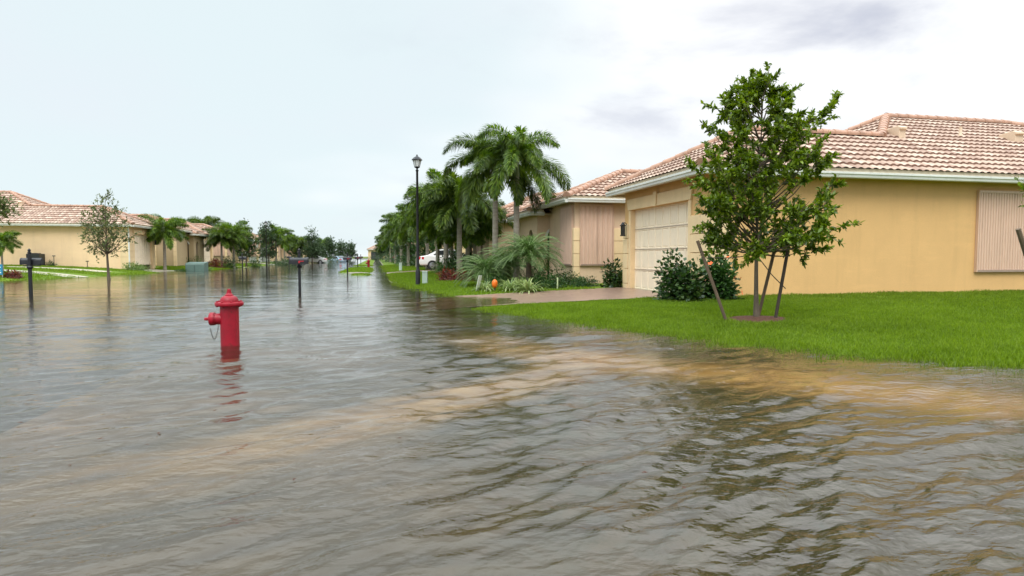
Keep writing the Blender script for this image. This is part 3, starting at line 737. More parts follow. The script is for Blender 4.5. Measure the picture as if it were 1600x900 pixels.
house = make_house('corner_house', 'ochre stucco house with tiled hip roof, cream garage door and one boarded side window', 'house', (7.58, 13.1, .2))
STUFF = {'ochre_stucco'}
def copy_house(label, loc, rz=0, scale=(1, 1, 1), wall='peach', wing=None, skip=(), group=None, name='tiled_house'):
    r = dup(house, loc, rz, label, 'house', group, scale, skip, {'ochre_stucco': wall, 'pinkish_stucco': wing or wall})
    r.name = name; return r
SK = ('vent_pipe', 'wall_lantern')
G = 'tile roofed houses along the flooded street'
hb = copy_house('pinkish house with arched doorway behind the two foxtail palms, next past the corner house', (6.75, 44.6, .25), 0, (1, -1, 1), 'pinkish', group=G)
hl = copy_house('peach stucco house with long blank side wall and garage beside the sparse young tree', (-16.8, 47.7, .55), 0, (-1, 1, .93), 'peach', 'tan', skip=('storm_shutter', 'panel_seam'), group=G)
m = MB(); m.tube([(-.0, -.12, 2.8), (-.0, -.08, 2.5), (-.0, -.08, -.3)], .045, 8); m.build('downspout', 'white', hl)
m = MB(); m.box(8.1, 8.2, -.06, -.003, -.3, 2.85); m.build('downspout', 'peach', hl)
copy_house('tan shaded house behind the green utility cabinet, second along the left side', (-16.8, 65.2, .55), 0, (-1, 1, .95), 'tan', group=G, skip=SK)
copy_house('pale grey house glimpsed behind the dark upright tree, third along the left side', (-16.6, 82.6, .5), 0, (-1, 1, .95), 'greywall', group=G, skip=SK)
copy_house('beige house behind the far left street lamp, fourth along the left side', (-16.6, 100, .5), 0, (-1, 1, .95), 'pinkish', group=G, skip=SK)
copy_house('peach house behind the white parked van, fifth along the left side', (-16.6, 117.4, .5), 0, (-1, 1, .95), 'peach', group=G, skip=SK)
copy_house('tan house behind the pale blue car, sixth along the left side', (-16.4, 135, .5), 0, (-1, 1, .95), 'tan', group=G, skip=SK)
copy_house('distant cream house beside the last trees on the left side of the street', (-15.5, 153, .5), 0, (-1, 1, .95), 'yellowwall', group=G, skip=SK)
copy_house('beige house hidden behind the palm row on the right, with the grey car outside', (7.6, 57, .3), 0, (1, 1, 1), 'pinkish', group=G, skip=SK)
copy_house('cream house mostly hidden by trees further up the right side', (7.6, 92, .3), 0, (1, -1, 1), 'cream', group=G, skip=SK)
copy_house('small looking tan house far up the right side near the street end', (7.6, 118, .3), 0, (1, 1, 1), 'tan', group=G, skip=SK)
copy_house('distant beige house last on the right before the street end', (7.2, 150, .3), 0, (1, 1, 1), 'pinkish', group=G, skip=SK)
he = copy_house('yellow house with dark screened garage closing the end of the street', (-2.5, 205, .3), rad(90), (1, -1, 1), 'yellowwall', group=G, skip=SK + ('garage_door',))
m = MB(); m.box(.1, .14, .85, 4.45, -.05, 2.4); m.build('screen', 'darkmesh', he)
copy_house('faint peach roofed house at the far left of the street end', (-24, 200, .3), rad(90), (1, 1, 1), 'peach', group=G, skip=SK)

# ------------------------------------------------------------------ hydrants
def make_hydrant(label, loc):
    t = thing('fire_hydrant', label, 'fire hydrant', loc)
    MB().lathe([(.17, -.30), (.17, -.22), (.118, -.21), (.113, 0), (.112, .30), (.113, .50), (.120, .505)], 32).build('barrel', 'red', t)
    MB().lathe([(.12, .506), (.165, .512), (.170, .518), (.170, .552), (.165, .558), (.115, .563)], 32).build('flange', 'red', t)
    for k in range(8):
        a = 2 * PI * (k + .5) / 8
        MB().lathe([(.014, .497), (.014, .575), (.006, .578)], 6, (.143 * math.cos(a), .143 * math.sin(a), 0)).build('bolt', 'red', t)
    bn = MB(); bn.lathe([(.112, .5635), (.108, .59), (.092, .62), (.066, .638), (.05, .643), (.05, .655), (.040, .66), (.030, .675), (.030, .69)], 32); bn = bn.build('bonnet', 'red', t)
    MB().lathe([(.026, .69), (.022, .722), (.012, .728)], 5).build('operating_nut', 'red', bn)
    MB().lathe([(.072, -.08), (.072, -.165), (.079, -.168), (.079, -.176)], 24, (0, 0, .345), 'x').build('side_outlet', 'red', t)
    cp = MB(); cp.lathe([(.070, -.177), (.084, -.18), (.084, -.226), (.074, -.238), (.03, -.243), (.026, -.25)], 24, (0, 0, .345), 'x'); cp = cp.build('outlet_cap', 'red', t)
    MB().lathe([(.024, -.2505), (.019, -.30), (.01, -.302)], 5, (0, 0, .345), 'x').build('cap_nut', 'red', cp)
    MB().lathe([(.085, -.09), (.085, -.125), (.098, -.13), (.098, -.165), (.03, -.175), (.022, -.215)], 24, (.02, .0, .32), 'y').build('front_outlet', 'red', t) if False else None
    MB().lathe([(.045, .07), (.045, .12), (.035, .126)], 16, (.0, .0, .345), 'x').build('back_outlet', 'red', t) if False else None
    # chain: links along a hanging curve from the cap to the barrel
    pts = [Vector((-.225 + .10 * f, -.035, .265 - .19 * math.sin(PI * (.06 + f * .9)) + .03 * f)) for f in np.linspace(0, 1, 26)]
    ch = MB()
    for i in range(len(pts) - 1):
        a, b = pts[i], pts[i + 1]; d = (b - a).normalized(); s = d.cross(Vector((0, 1, 0))).normalized()
        if i % 2: s = Vector((0, 1, 0))
        c = (a + b) / 2; ln = (b - a).length * .72
        loop = [c + d * ln * math.cos(x) + s * .0065 * math.sin(x) for x in np.linspace(0, 2 * PI, 9)]
        ch.tube(loop, .0028, 5)
    ch.build('chain', 'steel', t)
    return t
hp = at(357, 7.88)
hyd = make_hydrant('bright red fire hydrant with hanging chain standing in the open foreground water', (hp[0], hp[1], 0))
hyd.rotation_euler.z = -YAW + rad(12)
p = at(576, 66); dup(hyd, (p[0], p[1], .0), rad(20), 'small distant red fire hydrant standing beside the grass verge', 'fire hydrant', scale=1.12)

# ------------------------------------------------------------------ mailboxes
def make_mailbox(label, loc):
    t = thing('mailbox', label, 'mailbox', loc, group='black mailboxes standing in the flood')
    MB().box(-.04, .04, -.04, .04, -.45, 1.22).build('post', 'black', t, .006)
    MB().lathe([(.045, 1.221), (.055, 1.27), (.03, 1.29), (.045, 1.32), (.035, 1.36), (.008, 1.39)], 12).build('finial', 'black', t)
    MB().lathe([(.06, .77), (.085, .80), (.085, .83), (.06, .86)], 12).build('collar', 'black', t)
    n = 9; prof = [(-.09, .90), (.09, .90), (.09, 1.01)] + [(.09 * math.cos(a), 1.01 + .09 * math.sin(a)) for a in np.linspace(0, PI, n)][1:-1] + [(-.09, 1.01)]
    m = MB(); m.prism([(-.27, y - .14, z) for y, z in prof], (.54, 0, 0)); b = m.build('box', 'blackbox', t, .008)
    m = MB(); m.prism([(.2715, y * 1.06 - .14, (z - 1) * 1.06 + 1) for y, z in prof], (.02, 0, 0)); m.build('door', 'blackbox', b)
    m = MB(); m.box(.0, .16, -.246, -.2405, .975, 1.0); m.box(.0, .045, -.2465, -.2405, .93, .9745); m.build('flag', 'redflag', b)
    MB().box(-.2, .2, -.2, -.046, .86, .885).build('bracket', 'black', t)
    return t
p = at(468, 19.4)
mb = make_mailbox('black post mailbox with red flag in mid water beyond the hydrant', (p[0], p[1], 0))
for px, d, s, lab, rz in ((47, 18.5, .99, 'black post mailbox near the left picture edge before the peach house', PI), (543, 39.5, 1, 'thin black mailbox in water before the grass verge, beyond the red flagged mailbox', 0),
                 (559, 58, 1, 'small far mailbox beside the grass verge left of the distant hydrant', 0), (564, 80, 1, 'tiny farthest mailbox on the right verge line', 0),
                 (379, 48, 1, 'black mailbox in front of the left palm pair at the lawn edge', PI), (452, 73, 1, 'tiny black mailbox on the left kerb past the far street lamp', PI)):
    p = at(px, d); dup(mb, (p[0], p[1], 0), rz, lab, 'mailbox', 'black mailboxes standing in the flood', s)

# ------------------------------------------------------------------ street lamps
def make_lamp(label, loc):
    t = thing('street_lamp', label, 'street lamp', loc, group='black lantern street lamps')
    MB().lathe([(.09, -.3), (.09, .55), (.075, .6), (.06, .66), (.052, .7), (.042, 4.35), (.06, 4.37), (.06, 4.40), (.035, 4.42), (.035, 4.47)], 16).build('pole', 'black', t)
    hd = MB().lathe([(.05, 4.471), (.10, 4.50), (.11, 4.53)], 6).build('lantern', 'black', t)
    MB().lathe([(.095, 4.531), (.155, 4.77)], 6, smooth=False).build('glass', 'frost', hd)
    MB().lathe([(.20, 4.771), (.205, 4.79), (.13, 4.87), (.05, 4.92), (.03, 4.93), (.03, 4.96), (.006, 5.0)], 6, smooth=False).build('cap', 'black', hd)
    for k in range(6):
        a = 2 * PI * k / 6
        MB().tube([(.098 * math.cos(a), .098 * math.sin(a), 4.53), (.16 * math.cos(a), .16 * math.sin(a), 4.772)], .008, 4).build('glazing_bar', 'black', hd)
    return t
p = at(653, 23.5); lamp = make_lamp('tall black lantern street lamp standing at the flooded lawn edge before the palms', (p[0], p[1], 0))
p = at(417, 67); dup(lamp, (p[0], p[1], 0), .3, 'far black lantern street lamp on the left kerb among trees', 'street lamp')
p = at(447, 90)

# ------------------------------------------------------------------ cabinets, signs, small things
def pedestal(px, d, h, lab):
    p = at(px, d); z = g1(*p)
    t = thing('utility_pedestal', lab, 'utility box', (p[0], p[1], z), -YAW, group='pale utility pedestals on the lawn')
    MB().box(-.10, .10, -.09, .09, -.1, h).build('body', 'pedestal', t, .015)
    MB().box(-.11, .11, -.10, .10, h + .002, h + .05).build('lid', 'pedestal', t, .012)
pedestal(664, 24.3, .46, 'pale green utility pedestal right beside the tall street lamp')
pedestal(626, 45, .55, 'pale utility pedestal on the lawn in front of the grey car')
p = at(308, 47.5); z = g1(*p)
t = thing('transformer_cabinet', 'green transformer cabinet on the left lawn edge by low plants', 'utility box', (p[0], p[1], z), -.1)
MB().prism([(-.68, -.45, -.1), (-.68, -.45, .58), (-.68, -.40, .72), (-.68, .45, .80), (-.68, .45, -.1)], (1.36, 0, 0)).build('body', 'boxgreen', t, .02)
MB().box(-.72, .72, -.5, .5, -.2, -.101).build('pad', 'concrete', t)
MB().box(-.01, .01, -.462, -.452, 0, .55).build('door_seam', 'black', t)
p = at(64, 41.5)
t = thing('air_conditioner', 'dark boxy air conditioning unit against the peach house wall', 'air conditioner', (p[0], 46.8, g1(p[0], 46.8)))
MB().box(-.38, .38, -.38, .38, 0, .82).build('casing', 'acdark', t, .02)
MB().lathe([(.3, .821), (.3, .86), (.05, .88)], 16).build('fan_guard', 'black', t)
# blue yard sign cut by the left edge
p = at(0, 29.5); z = g1(*p)
t = thing('yard_sign', 'blue yard sign with white marks at the left picture edge', 'sign', (p[0] - .05, p[1], z), -YAW - .3)
sb = MB().box(-.26, .26, -.012, .012, .12, .62).build('panel', 'signblue', t)
for zz, w in ((.46, .16), (.3, .12), (.2, .18)):
    MB().box(-w, w, -.018, -.013, zz, zz + .05).build('marking', 'white', sb)
for s in (-1, 1): MB().box(s * .2 - .012, s * .2 + .012, .013, .03, -.2, .6).build('leg', 'white', t)
# white tilted sign, orange ornament and pale stake at the planting bed
p = at(746, 18.9); z = g1(*p)
t = thing('lawn_sign', 'thin white lawn sign leaning, seen nearly edge on beside the striped plants', 'sign', (p[0], p[1], z), rad(62))
MB().prism([(-.16, 0, .02), (.16, 0, .02), (.10, -.12, .5), (-.2, -.12, .5)], (0, .012, 0)).build('panel', 'white', t)
MB().tube([(0, 0, -.15), (0, -.01, .04)], .012).build('leg', 'white', t)
p = at(773, 18.6); z = g1(*p)
t = thing('garden_ornament', 'small orange garden ornament among the striped plants', 'ornament', (p[0], p[1], z), scale=(.68, .68, 1.0))
m = MB(); vs = []; fs = []; n = 20; rows = 9
for j in range(rows):
    ph = PI * j / (rows - 1)
    for k in range(n):
        a = 2 * PI * k / n; r = .125 * max(math.sin(ph), .03) * (1 + .09 * abs(math.sin(a * 4)))
        vs.append((r * math.cos(a), r * math.sin(a), .24 - .135 * math.cos(ph)))
for j in range(rows - 1):
    for k in range(n): fs.append((j * n + k, j * n + (k + 1) % n, (j + 1) * n + (k + 1) % n, (j + 1) * n + k))
m.add(vs, fs, True); m.build('body', 'orange', t)
MB().tube([(0, 0, -.05), (0, 0, .11)], .03).build('foot', 'darkbark', t)
MB().tube([(0, 0, .37), (.01, 0, .42), (.03, 0, .45)], [.02, .016, .012]).build('stalk', 'bark', t)
p = at(871, 18.9); z = g1(*p)
m = MB(); m.tube([(0, 0, -.1), (.005, 0, .38)], .022, 6); o = m.build('marker_stake', 'pale_stake'); o.location = (p[0], p[1], z)
tag(o, 'short pale stake in front of the round green shrub', 'stake')
for px, d, hh, lab in ((85, 41, .72, 'thin utility riser pipe before the peach wall near the air conditioner'), (137, 41, .45, 'short black pipe before the middle of the peach wall'), (384.5, 49, .3, 'short stub post beside the left lawn mailbox')):
    p = at(px, d); z = g1(*p)
    m = MB(); m.tube([(0, 0, -.1), (0, 0, hh)], .022, 6); m.tube([(-.09, 0, hh), (.09, 0, hh)], .03, 6)
    o = m.build('standpipe', 'acdark'); o.location = (p[0], p[1], z); tag(o, lab, 'pipe')

# ------------------------------------------------------------------ cars
def make_car(label, loc, rz, paint):
    """nose towards +x, origin under the middle"""
    t = thing('parked_car', label, 'car', loc, rz)
    lower = [(-2.28, .45), (-2.32, .62), (-2.25, .92), (-1.72, 1.02), (-1.0, .98), (.75, .95), (1.55, .86), (2.15, .72), (2.28, .55), (2.25, .32), (-2.2, .3)]
    bm = bmesh.new()
    def loft(pr, w, inset):
        rows = []
        for y, k in ((-w, inset), (-w * .92, 0), (w * .92, 0), (w, inset)):
            cx = sum(a for a, b in pr) / len(pr); cz = sum(b for a, b in pr) / len(pr)
            rows.append([bm.verts.new((a + (cx - a) * k * .25, y, b + (cz - b) * k)) for a, b in pr])
        n = len(pr)
        for r0, r1 in zip(rows[:-1], rows[1:]):
            for i in range(n): bm.faces.new((r0[i], r0[(i + 1) % n], r1[(i + 1) % n], r1[i]))
        bm.faces.new(rows[0][::-1]); bm.faces.new(rows[-1])
    loft(lower, .9, .12)
    bmesh.ops.recalc_face_normals(bm, faces=bm.faces)
    me = bpy.data.meshes.new('body'); bm.to_mesh(me); bm.free(); body = link('body', me, paint, t)
    md = body.modifiers.new('bevel', 'BEVEL'); md.width = .05; md.segments = 3; md.limit_method = 'ANGLE'
    for p_ in me.polygons: p_.use_smooth = True
    me.set_sharp_from_angle(angle=rad(50))
    roofp = [(-1.75, 1.0), (-.95, 1.40), (-.35, 1.46), (.25, 1.40), (1.05, .96)]
    bm = bmesh.new()
    rows = []
    for y, zz in ((-.80, 0), (-.66, 1), (.66, 1), (.80, 0)):
        rows.append([bm.verts.new((a * (1 if zz else 1), (y if b < 1.1 else (y if not zz else y)), (b if zz else min(b, .99)))) for a, b in roofp])
    for r0, r1 in zip(rows[:-1], rows[1:]):
        for i in range(len(roofp) - 1): bm.faces.new((r0[i], r0[i + 1], r1[i + 1], r1[i]))
    bmesh.ops.remove_doubles(bm, verts=bm.verts, dist=.001); bmesh.ops.recalc_face_normals(bm, faces=bm.faces)
    me = bpy.data.meshes.new('cabin'); bm.to_mesh(me); bm.free(); link('cabin', me, paint, t)
    for s in (-1, 1):
        def sp(x, z): f = (z - .99) / (1.46 - .99); return (x, s * (.812 - .14 * f), z)
        MB().prism([sp(-1.3, 1.03), sp(-.85, 1.34), sp(-.3, 1.38), sp(-.3, 1.03)], (0, s * .012, 0)).build('side_window', 'darkglass', t)
        MB().prism([sp(-.24, 1.03), sp(-.24, 1.38), sp(.2, 1.34), sp(.75, 1.03)], (0, s * .012, 0)).build('side_window', 'darkglass', t)
        MB().prism([(-2.335, s * .88, .70), (-2.335, s * .5, .74), (-2.28, s * .5, .92), (-2.26, s * .885, .90)], (.1, s * .015, 0)).build('tail_light', 'taillight', t)
        MB().box(-2.1, -1.95, min(s * .86, s * .905), max(s * .86, s * .905), .72, .9).build('light_wrap', 'taillight', t)
        for x in (-1.38, 1.38):
            w = bpy.data.objects.new('wheel', None); col.objects.link(w); w.parent = t
            MB().lathe([(.2, s * .70), (.33, s * .71), (.335, s * .90), (.21, s * .915)], 20, (x, 0, .32), 'y').build('tyre', 'rubber', w)
            MB().lathe([(.05, s * .93), (.2, s * .916)], 12, (x, 0, .32), 'y').build('rim', 'rim', w)
    MB().prism([(-1.73, -.70, 1.03), (-1.73, .70, 1.03), (-1.0, .62, 1.40), (-1.0, -.62, 1.40)], (-.015, 0, .02)).build('rear_window', 'darkglass', t)
    MB().prism([(1.0, -.70, 1.0), (1.0, .70, 1.0), (.3, .62, 1.39), (.3, -.62, 1.39)], (.015, 0, .02)).build('windscreen', 'darkglass', t)
    MB().box(-2.335, -2.31, -.26, .26, .60, .71).build('number_plate', 'white', t)
    return t
p = at(692, 44); car = make_car('white saloon car parked on the drive behind the tall street lamp', (p[0] + .6, p[1], g1(p[0], p[1]) + .02), rad(-3), 'carwhite')
RG = {'white_car_paint': 'cargrey'}
p = at(627, 95); dup(car, (p[0] + 1.2, p[1], g1(*p) - .02), rad(-30), 'dark grey car parked beside the right hand hedge in the distance', 'car', remat={'white_car_paint': 'cargrey'})
p = at(488, 100); dup(car, (p[0], p[1], g1(*p)), rad(178), 'white parked car far up the left side before the trees', 'car')
p = at(529, 118); dup(car, (p[0], p[1], g1(*p)), rad(120), 'pale blue car parked far up the left side near the street end', 'car', remat={'white_car_paint': 'carblue'})

# ------------------------------------------------------------------ foliage
def tree_envelope(zs, lo, hi, z):
    return np.interp(z, zs, lo), np.interp(z, zs, hi)
def leafy_tree(name, label, loc, zs, lo, hi, trunk_h, n_tips, per_tip, leaf, seed, mleaf, mbark='bark', rot=0, r0=.065, depth=.85, extra=(), cat='tree', group=None, spread=.2, boff=.9):
    g = np.random.default_rng(seed); t = thing(name, label, cat, loc, rot, group)
    tips = []
    for _ in range(n_tips * 40):
        if len(tips) >= n_tips: break
        z = g.uniform(zs[0], zs[-1]); a, b = tree_envelope(zs, lo, hi, z); c = (a + b) / 2; w = (b - a) / 2
        if g.random() > w / (max(np.array(hi) - np.array(lo)) / 2) * 1.1: continue
        r = math.sqrt(g.uniform(.0, 1)); th = g.uniform(0, 2 * PI)
        q = np.array([c + w * r * math.cos(th), w * depth * r * math.sin(th), z])
        if all(np.linalg.norm(q - k) > spread for k in tips): tips.append(q)
    tips += [np.array(e) for e in extra]
    top = max(zs)
    mb = MB(); tr = []
    nseg = 9; lean = g.normal(0, .05, 2)
    for i in range(nseg):
        f = i / (nseg - 1); z = f * (top - .35)
        tr.append(Vector((lean[0] * f + .03 * math.sin(3 * f + seed), lean[1] * f + .03 * math.cos(4 * f + seed), z)))
    mb.tube(tr, [r0 * (1.25 if i == 0 else 1) * (1 - .88 * (i / (nseg - 1)) ** .8) for i in range(nseg)], 8)
    trunk = mb.build('trunk', mbark, t)
    br = MB(); B = []; D = []; Nn = []; Ln = []; Wd = []
    def trunk_at(z):
        f = np.clip(z / (top - .35), 0, 1) * (nseg - 1); i = min(int(f), nseg - 2); return tr[i].lerp(tr[i + 1], f - i)
    for q in tips:
        rad_ = math.hypot(q[0], q[1]); zst = max(trunk_h * .85, q[2] - boff * (rad_ + .25) - g.uniform(0, .15)); zst = min(zst, q[2] - .05)
        s = trunk_at(zst); e = Vector(q)
        mid = s.lerp(e, .5) + Vector((0, 0, -.08 * rad_)) + Vector(g.normal(0, .04, 3))
        pts = [s, s.lerp(mid, .55) + Vector((0, 0, -.02)), mid, mid.lerp(e, .55) + Vector((0, 0, .02)), e]
        br.tube(pts, [.012 + .007 * rad_, .010 + .005 * rad_, .008, .006, .003], 5)
        ax = nrm(np.array(e - mid))
        for k in range(5):
            tw = nrm(ax * .7 + g.normal(0, .75, 3) + np.array([0, 0, .15])); tl = g.uniform(.16, .36) * leaf / .095
            base = np.array(pts[2 + k % 3]) if k < 4 else np.array(e)
            base = np.array(mid.lerp(e, g.uniform(.35, 1.0)))
            br.tube([Vector(base), Vector(base + tw * tl)], [.005, .002], 3)
            n = int(per_tip / 5 * g.uniform(.6, 1.3))
            u = g.uniform(.15, 1.05, n)
            b_ = base + tw * tl * u[:, None]
            d_ = nrm(tw * .55 + g.normal(0, .62, (n, 3)) + np.array([0, 0, .05]))
            B.append(b_); D.append(d_); Nn.append(nrm(g.normal(0, .6, (n, 3)) + np.array([0, 0, .9])))
            Ln.append(leaf * g.uniform(.6, 1.2, n)); Wd.append(leaf * .42 * g.uniform(.7, 1.2, n))
    br.build('branches' if False else 'limb', mbark, t)
    poly_arrays('crown', leaf_polys(np.concatenate(B), np.concatenate(D), np.concatenate(Nn), np.concatenate(Ln), np.concatenate(Wd)), 6, mleaf, t)
    return t

# near staked tree
TX, TY = at(1185, 10.05); TZ = g1(TX, TY)
zs = [1.1, 1.3, 1.65, 1.98, 2.3, 2.62, 2.9, 3.14, 3.38, 3.58, 3.76, 3.88]
lo = [-.75, -.95, -1.0, -.95, -1.15, -1.2, -.75, -.62, -.55, -.62, -.5, -.08]
hi = [.95, 1.2, 1.2, 1.2, 1.05, 1.1, .95, .65, .6, .55, .38, .12]
tree = leafy_tree('young_tree', 'young broadleaf tree held by leaning stakes in a mulch ring on the corner lawn', (TX, TY, TZ), zs, lo, hi, 1.3, 96, 200, .098, 23, 'leaf_oak', r0=.043, boff=.65,
                  rot=-YAW, extra=[(.95, 0, 3.35), (.78, .1, 3.3), (1.12, -.05, 3.42), (.55, 0, 3.25), (-.45, 0, 3.7), (-.5, .1, 3.55), (0.02, 0, 3.85), (.1, .05, 3.75), (-.2, 0, 3.8), (-.62, .05, 3.4), (-.3, -.1, 3.6), (.3, 0, 3.65), (-.55, -.1, 3.2), (-.8, 0, 3.05)], spread=.26)
def off(dx, dy): return (TX + RT.x * dx + FW.x * dy, TY + RT.y * dx + FW.y * dy)
def stake(b, tpt, m, lab):
    bz = g1(*b) - .08; ln = Vector((tpt[0] - b[0], tpt[1] - b[1], tpt[2] - bz))
    t = MB(); v = Vector((0, 0, 0))
    t.tube([v, ln], .027, 8); o = t.build('tree_stake', m); o.location = (b[0], b[1], bz); return tag(o, lab, 'stake', 'timber stakes round the young tree')
b = off(-.50, -.05); tp = off(-.99, .05); stake(b, (tp[0], tp[1], 1.40), 'stake', 'weathered stake leaning outward on the garage side of the young tree')
b = off(.09, .25); tp = off(.36, .1); stake(b, (tp[0], tp[1], 1.52), 'stake', 'thin pale brown stake just behind the young tree trunk')
b = off(.235, -.1); tp = off(.50, -.05); stake(b, (tp[0], tp[1], 1.56), 'stakedark', 'dark wet stake leaning outward on the shuttered window side of the young tree')
for (a, c, zz, z2) in (((-.86, .0), (0, 0), 1.12, 1.18), ((.42, -.07), (0, 0), .62, 1.12), ((.30, .15), (0, 0), 1.25, 1.2)):
    q0 = off(*a); q1 = off(*c)
    m = MB(); m.tube([Vector((q0[0], q0[1], zz)), Vector(((q0[0] + q1[0]) / 2, (q0[1] + q1[1]) / 2, (zz + z2) / 2 - .03)), Vector((q1[0], q1[1], z2))], .008, 5)
    o = m.build('tie_strap', 'strap'); tag(o, {1.12: 'dark strap running from trunk to the weathered garage side stake', .62: 'dark strap sloping down from trunk to the dark wet stake', 1.25: 'dark strap from trunk to the thin pale stake'}[zz], 'strap', 'straps tying the young tree')
u = np.linspace(0, 2 * PI, 40); rr_ = np.linspace(0.02, 1, 8); U_, R_ = np.meshgrid(u, rr_)
rm = .46 * (1 + .08 * np.sin(3 * U_ + 1) + .06 * np.sin(7 * U_))
MX = TX + RT.x * R_ * rm * np.cos(U_) * 1.1 + FW.x * R_ * rm * np.sin(U_); MY = TY + RT.y * R_ * rm * np.cos(U_) * 1.1 + FW.y * R_ * rm * np.sin(U_)
mul = grid_mesh('mulch', MX, MY, gz(MX, MY) + .055 * (1 - R_ ** 2) + .006, 'mulch'); tag(mul, 'ring of brown mulch round the young tree', 'mulch', kind='stuff')
# a second staked tree just beyond the right edge: only a twig and a stake reach into the picture
sx, sy = at(1716, 10.3); sz = g1(sx, sy)
lo2 = [v * .8 for v in lo]; 
tree2 = leafy_tree('young_tree', 'twig of a neighbouring young tree reaching in at the right picture edge before the shutter', (sx, sy, sz), zs, lo2, hi, 1.3, 46, 60, .105, 5, 'leaf_oak', rot=-YAW,
                   extra=[(-1.28, 0, 2.12), (-1.1, 0, 2.1)], spread=.3)
bx_, by_ = at(1640, 10); tx_, ty_ = at(1588, 9.8)
o = MB().tube([Vector((0, 0, 0)), Vector((tx_ - bx_, ty_ - by_, 1.58 - sz + .1))], .036, 8).build('tree_stake', 'stake'); o.location = (bx_, by_, sz - .1)
tag(o, 'top of a brown stake leaning in at the right picture edge before the shutter', 'stake')

# sparse tree on the left and others further off
p = at(170, 29.8); zg = g1(*p)
zsL = [1.4, 1.9, 2.4, 3.0, 3.5, 3.95, 4.25]; loL = [-.7, -1.15, -1.3, -1.05, -.8, -.6, -.1]; hiL = [.6, 1.1, 1.05, .8, .55, .3, .15]
leafy_tree('young_tree', 'sparse young tree standing in the flood before the peach house', (p[0], p[1], -.1), zsL, loL, hiL, 1.6, 66, 38, .14, 9, 'leaf_grey', rot=-YAW, r0=.07, spread=.26)

def frond(az, e0, droop, length, nl, ll, lw, style, g, z0=0.0, curl=1.3):
    """leaflet polygons of one frond and its midrib points"""
    T = 14; pts = [np.array([0.0, 0.0, z0])]; el = e0
    for k in range(T):
        f = (k + .5) / T; ang_ = e0 - droop * f ** curl
        pts.append(pts[-1] + length / T * np.array([math.cos(ang_) * math.cos(az), math.cos(ang_) * math.sin(az), math.sin(ang_)]))
    pts = np.array(pts); tg = nrm(np.gradient(pts, axis=0))
    f = np.linspace(.14, 1, nl); x = f * T; i = np.minimum(x.astype(int), T - 1); fr = (x - i)[:, None]
    B = pts[i] * (1 - fr) + pts[i + 1] * fr; Tn = nrm(tg[i] * (1 - fr) + tg[i + 1] * fr)
    side = nrm(np.cross(Tn, np.array([0, 0, 1.0]) + 1e-3)); up = np.cross(side, Tn)
    prof = np.clip(np.sin(PI * np.clip(f * .92 + .1, 0, 1)) ** .5, .25, 1)
    out = []
    if style == 'fox':
        for kk in range(5):
            a = 2 * PI * kk / 5 + g.uniform(-.5, .5, nl)
            rd = side * np.cos(a)[:, None] + up * np.sin(a)[:, None]
            D = nrm(rd * .85 + Tn * g.uniform(.45, .9, nl)[:, None] + np.array([0, 0, -.12]))
            out.append(strip_polys(B, D, up + rd * .2, ll * prof * g.uniform(.75, 1.15, nl), np.full(nl, lw), .22))
    else:
        for s in (-1, 1):
            D = nrm(side * s * .8 + Tn * .75 + up * .3 + g.normal(0, .1, (nl, 3)))
            out.append(strip_polys(B, D, up, ll * prof * g.uniform(.8, 1.1, nl), np.full(nl, lw), .25))
    return np.concatenate(out), pts
def palm(name, label, loc, trunk_h, fronds, length, nl, ll, lw, seed, mleaf='leaf_palm', style='fox', r=.11, separate=False, spear=0.0, group=None, e_rng=(-.25, 1.35), droop=(1.2, 1.9), shaft=.7, lean=(0, 0), rot=0, mbark='palmbark'):
    g = np.random.default_rng(seed); t = thing(name, label, 'palm', loc, rot, group)
    n = 14; pts = [Vector((lean[0] * (f ** 1.5), lean[1] * (f ** 1.5), f * trunk_h - (.15 if f == 0 else 0))) for f in np.linspace(0, 1, n)]
    MB().tube(pts, [r * (1.5 if i == 0 else 1.15 - .3 * i / n + .02 * (i % 2)) for i in range(n)], 10).build('trunk', mbark, t)
    top = pts[-1]
    if shaft: MB().tube([top, top + Vector((0, 0, shaft * .4)), top + Vector((0, 0, shaft))], [r * .95, r * .85, r * .4], 10).build('crownshaft', 'shaft', t)
    P = []; ribs = []
    # spread the heights evenly within each third of the compass
    order = np.empty(fronds, int); nb = 3; byaz = np.argsort([(k * 2.39996) % (2 * PI) for k in range(fronds)]); rk = g.permutation(fronds // nb + 1)
    for j, k in enumerate(byaz): order[k] = min(fronds - 1, (j % nb) * (fronds / nb) + rk[j // nb] * nb * 0.33 * (fronds / nb) / (fronds / nb))
    for k in range(fronds):
        e = e_rng[0] + (e_rng[1] - e_rng[0]) * ((order[k] + g.random()) / fronds); az = k * 2.39996 + g.uniform(-.3, .3)
        pl, rp = frond(az, e, g.uniform(*droop) * (.75 + .25 * e), length * g.uniform(.85, 1.1), nl, ll, lw, style, g, 0)
        o = np.array([top.x, top.y, top.z + shaft * .9])
        P.append(pl + o); ribs.append(rp + o)
    if separate:
        for pl, rp in zip(P, ribs):
            fo = poly_arrays('frond', pl, 4, mleaf, t)
            MB().tube([Vector(q) for q in rp], list(np.linspace(.024, .004, len(rp))), 5).build('midrib', 'shaft', fo)
    else:
        poly_arrays('crown', np.concatenate(P), 4, mleaf, t)
        rb = MB()
        for rp in ribs: rb.tube([Vector(q) for q in rp[::2]], list(np.linspace(.022, .005, len(rp[::2]))), 4)
        rb.build('midribs' if False else 'frond_rib', 'shaft', t)
    if spear: MB().tube([top + Vector((0, 0, shaft)), top + Vector((-.02, 0, shaft + spear * .5)), top + Vector((-.06, 0, shaft + spear))], [.03, .02, .004], 5).build('spear_leaf', 'leaf_palmdark', t)
    return t
PG = 'foxtail palms before the corner house'
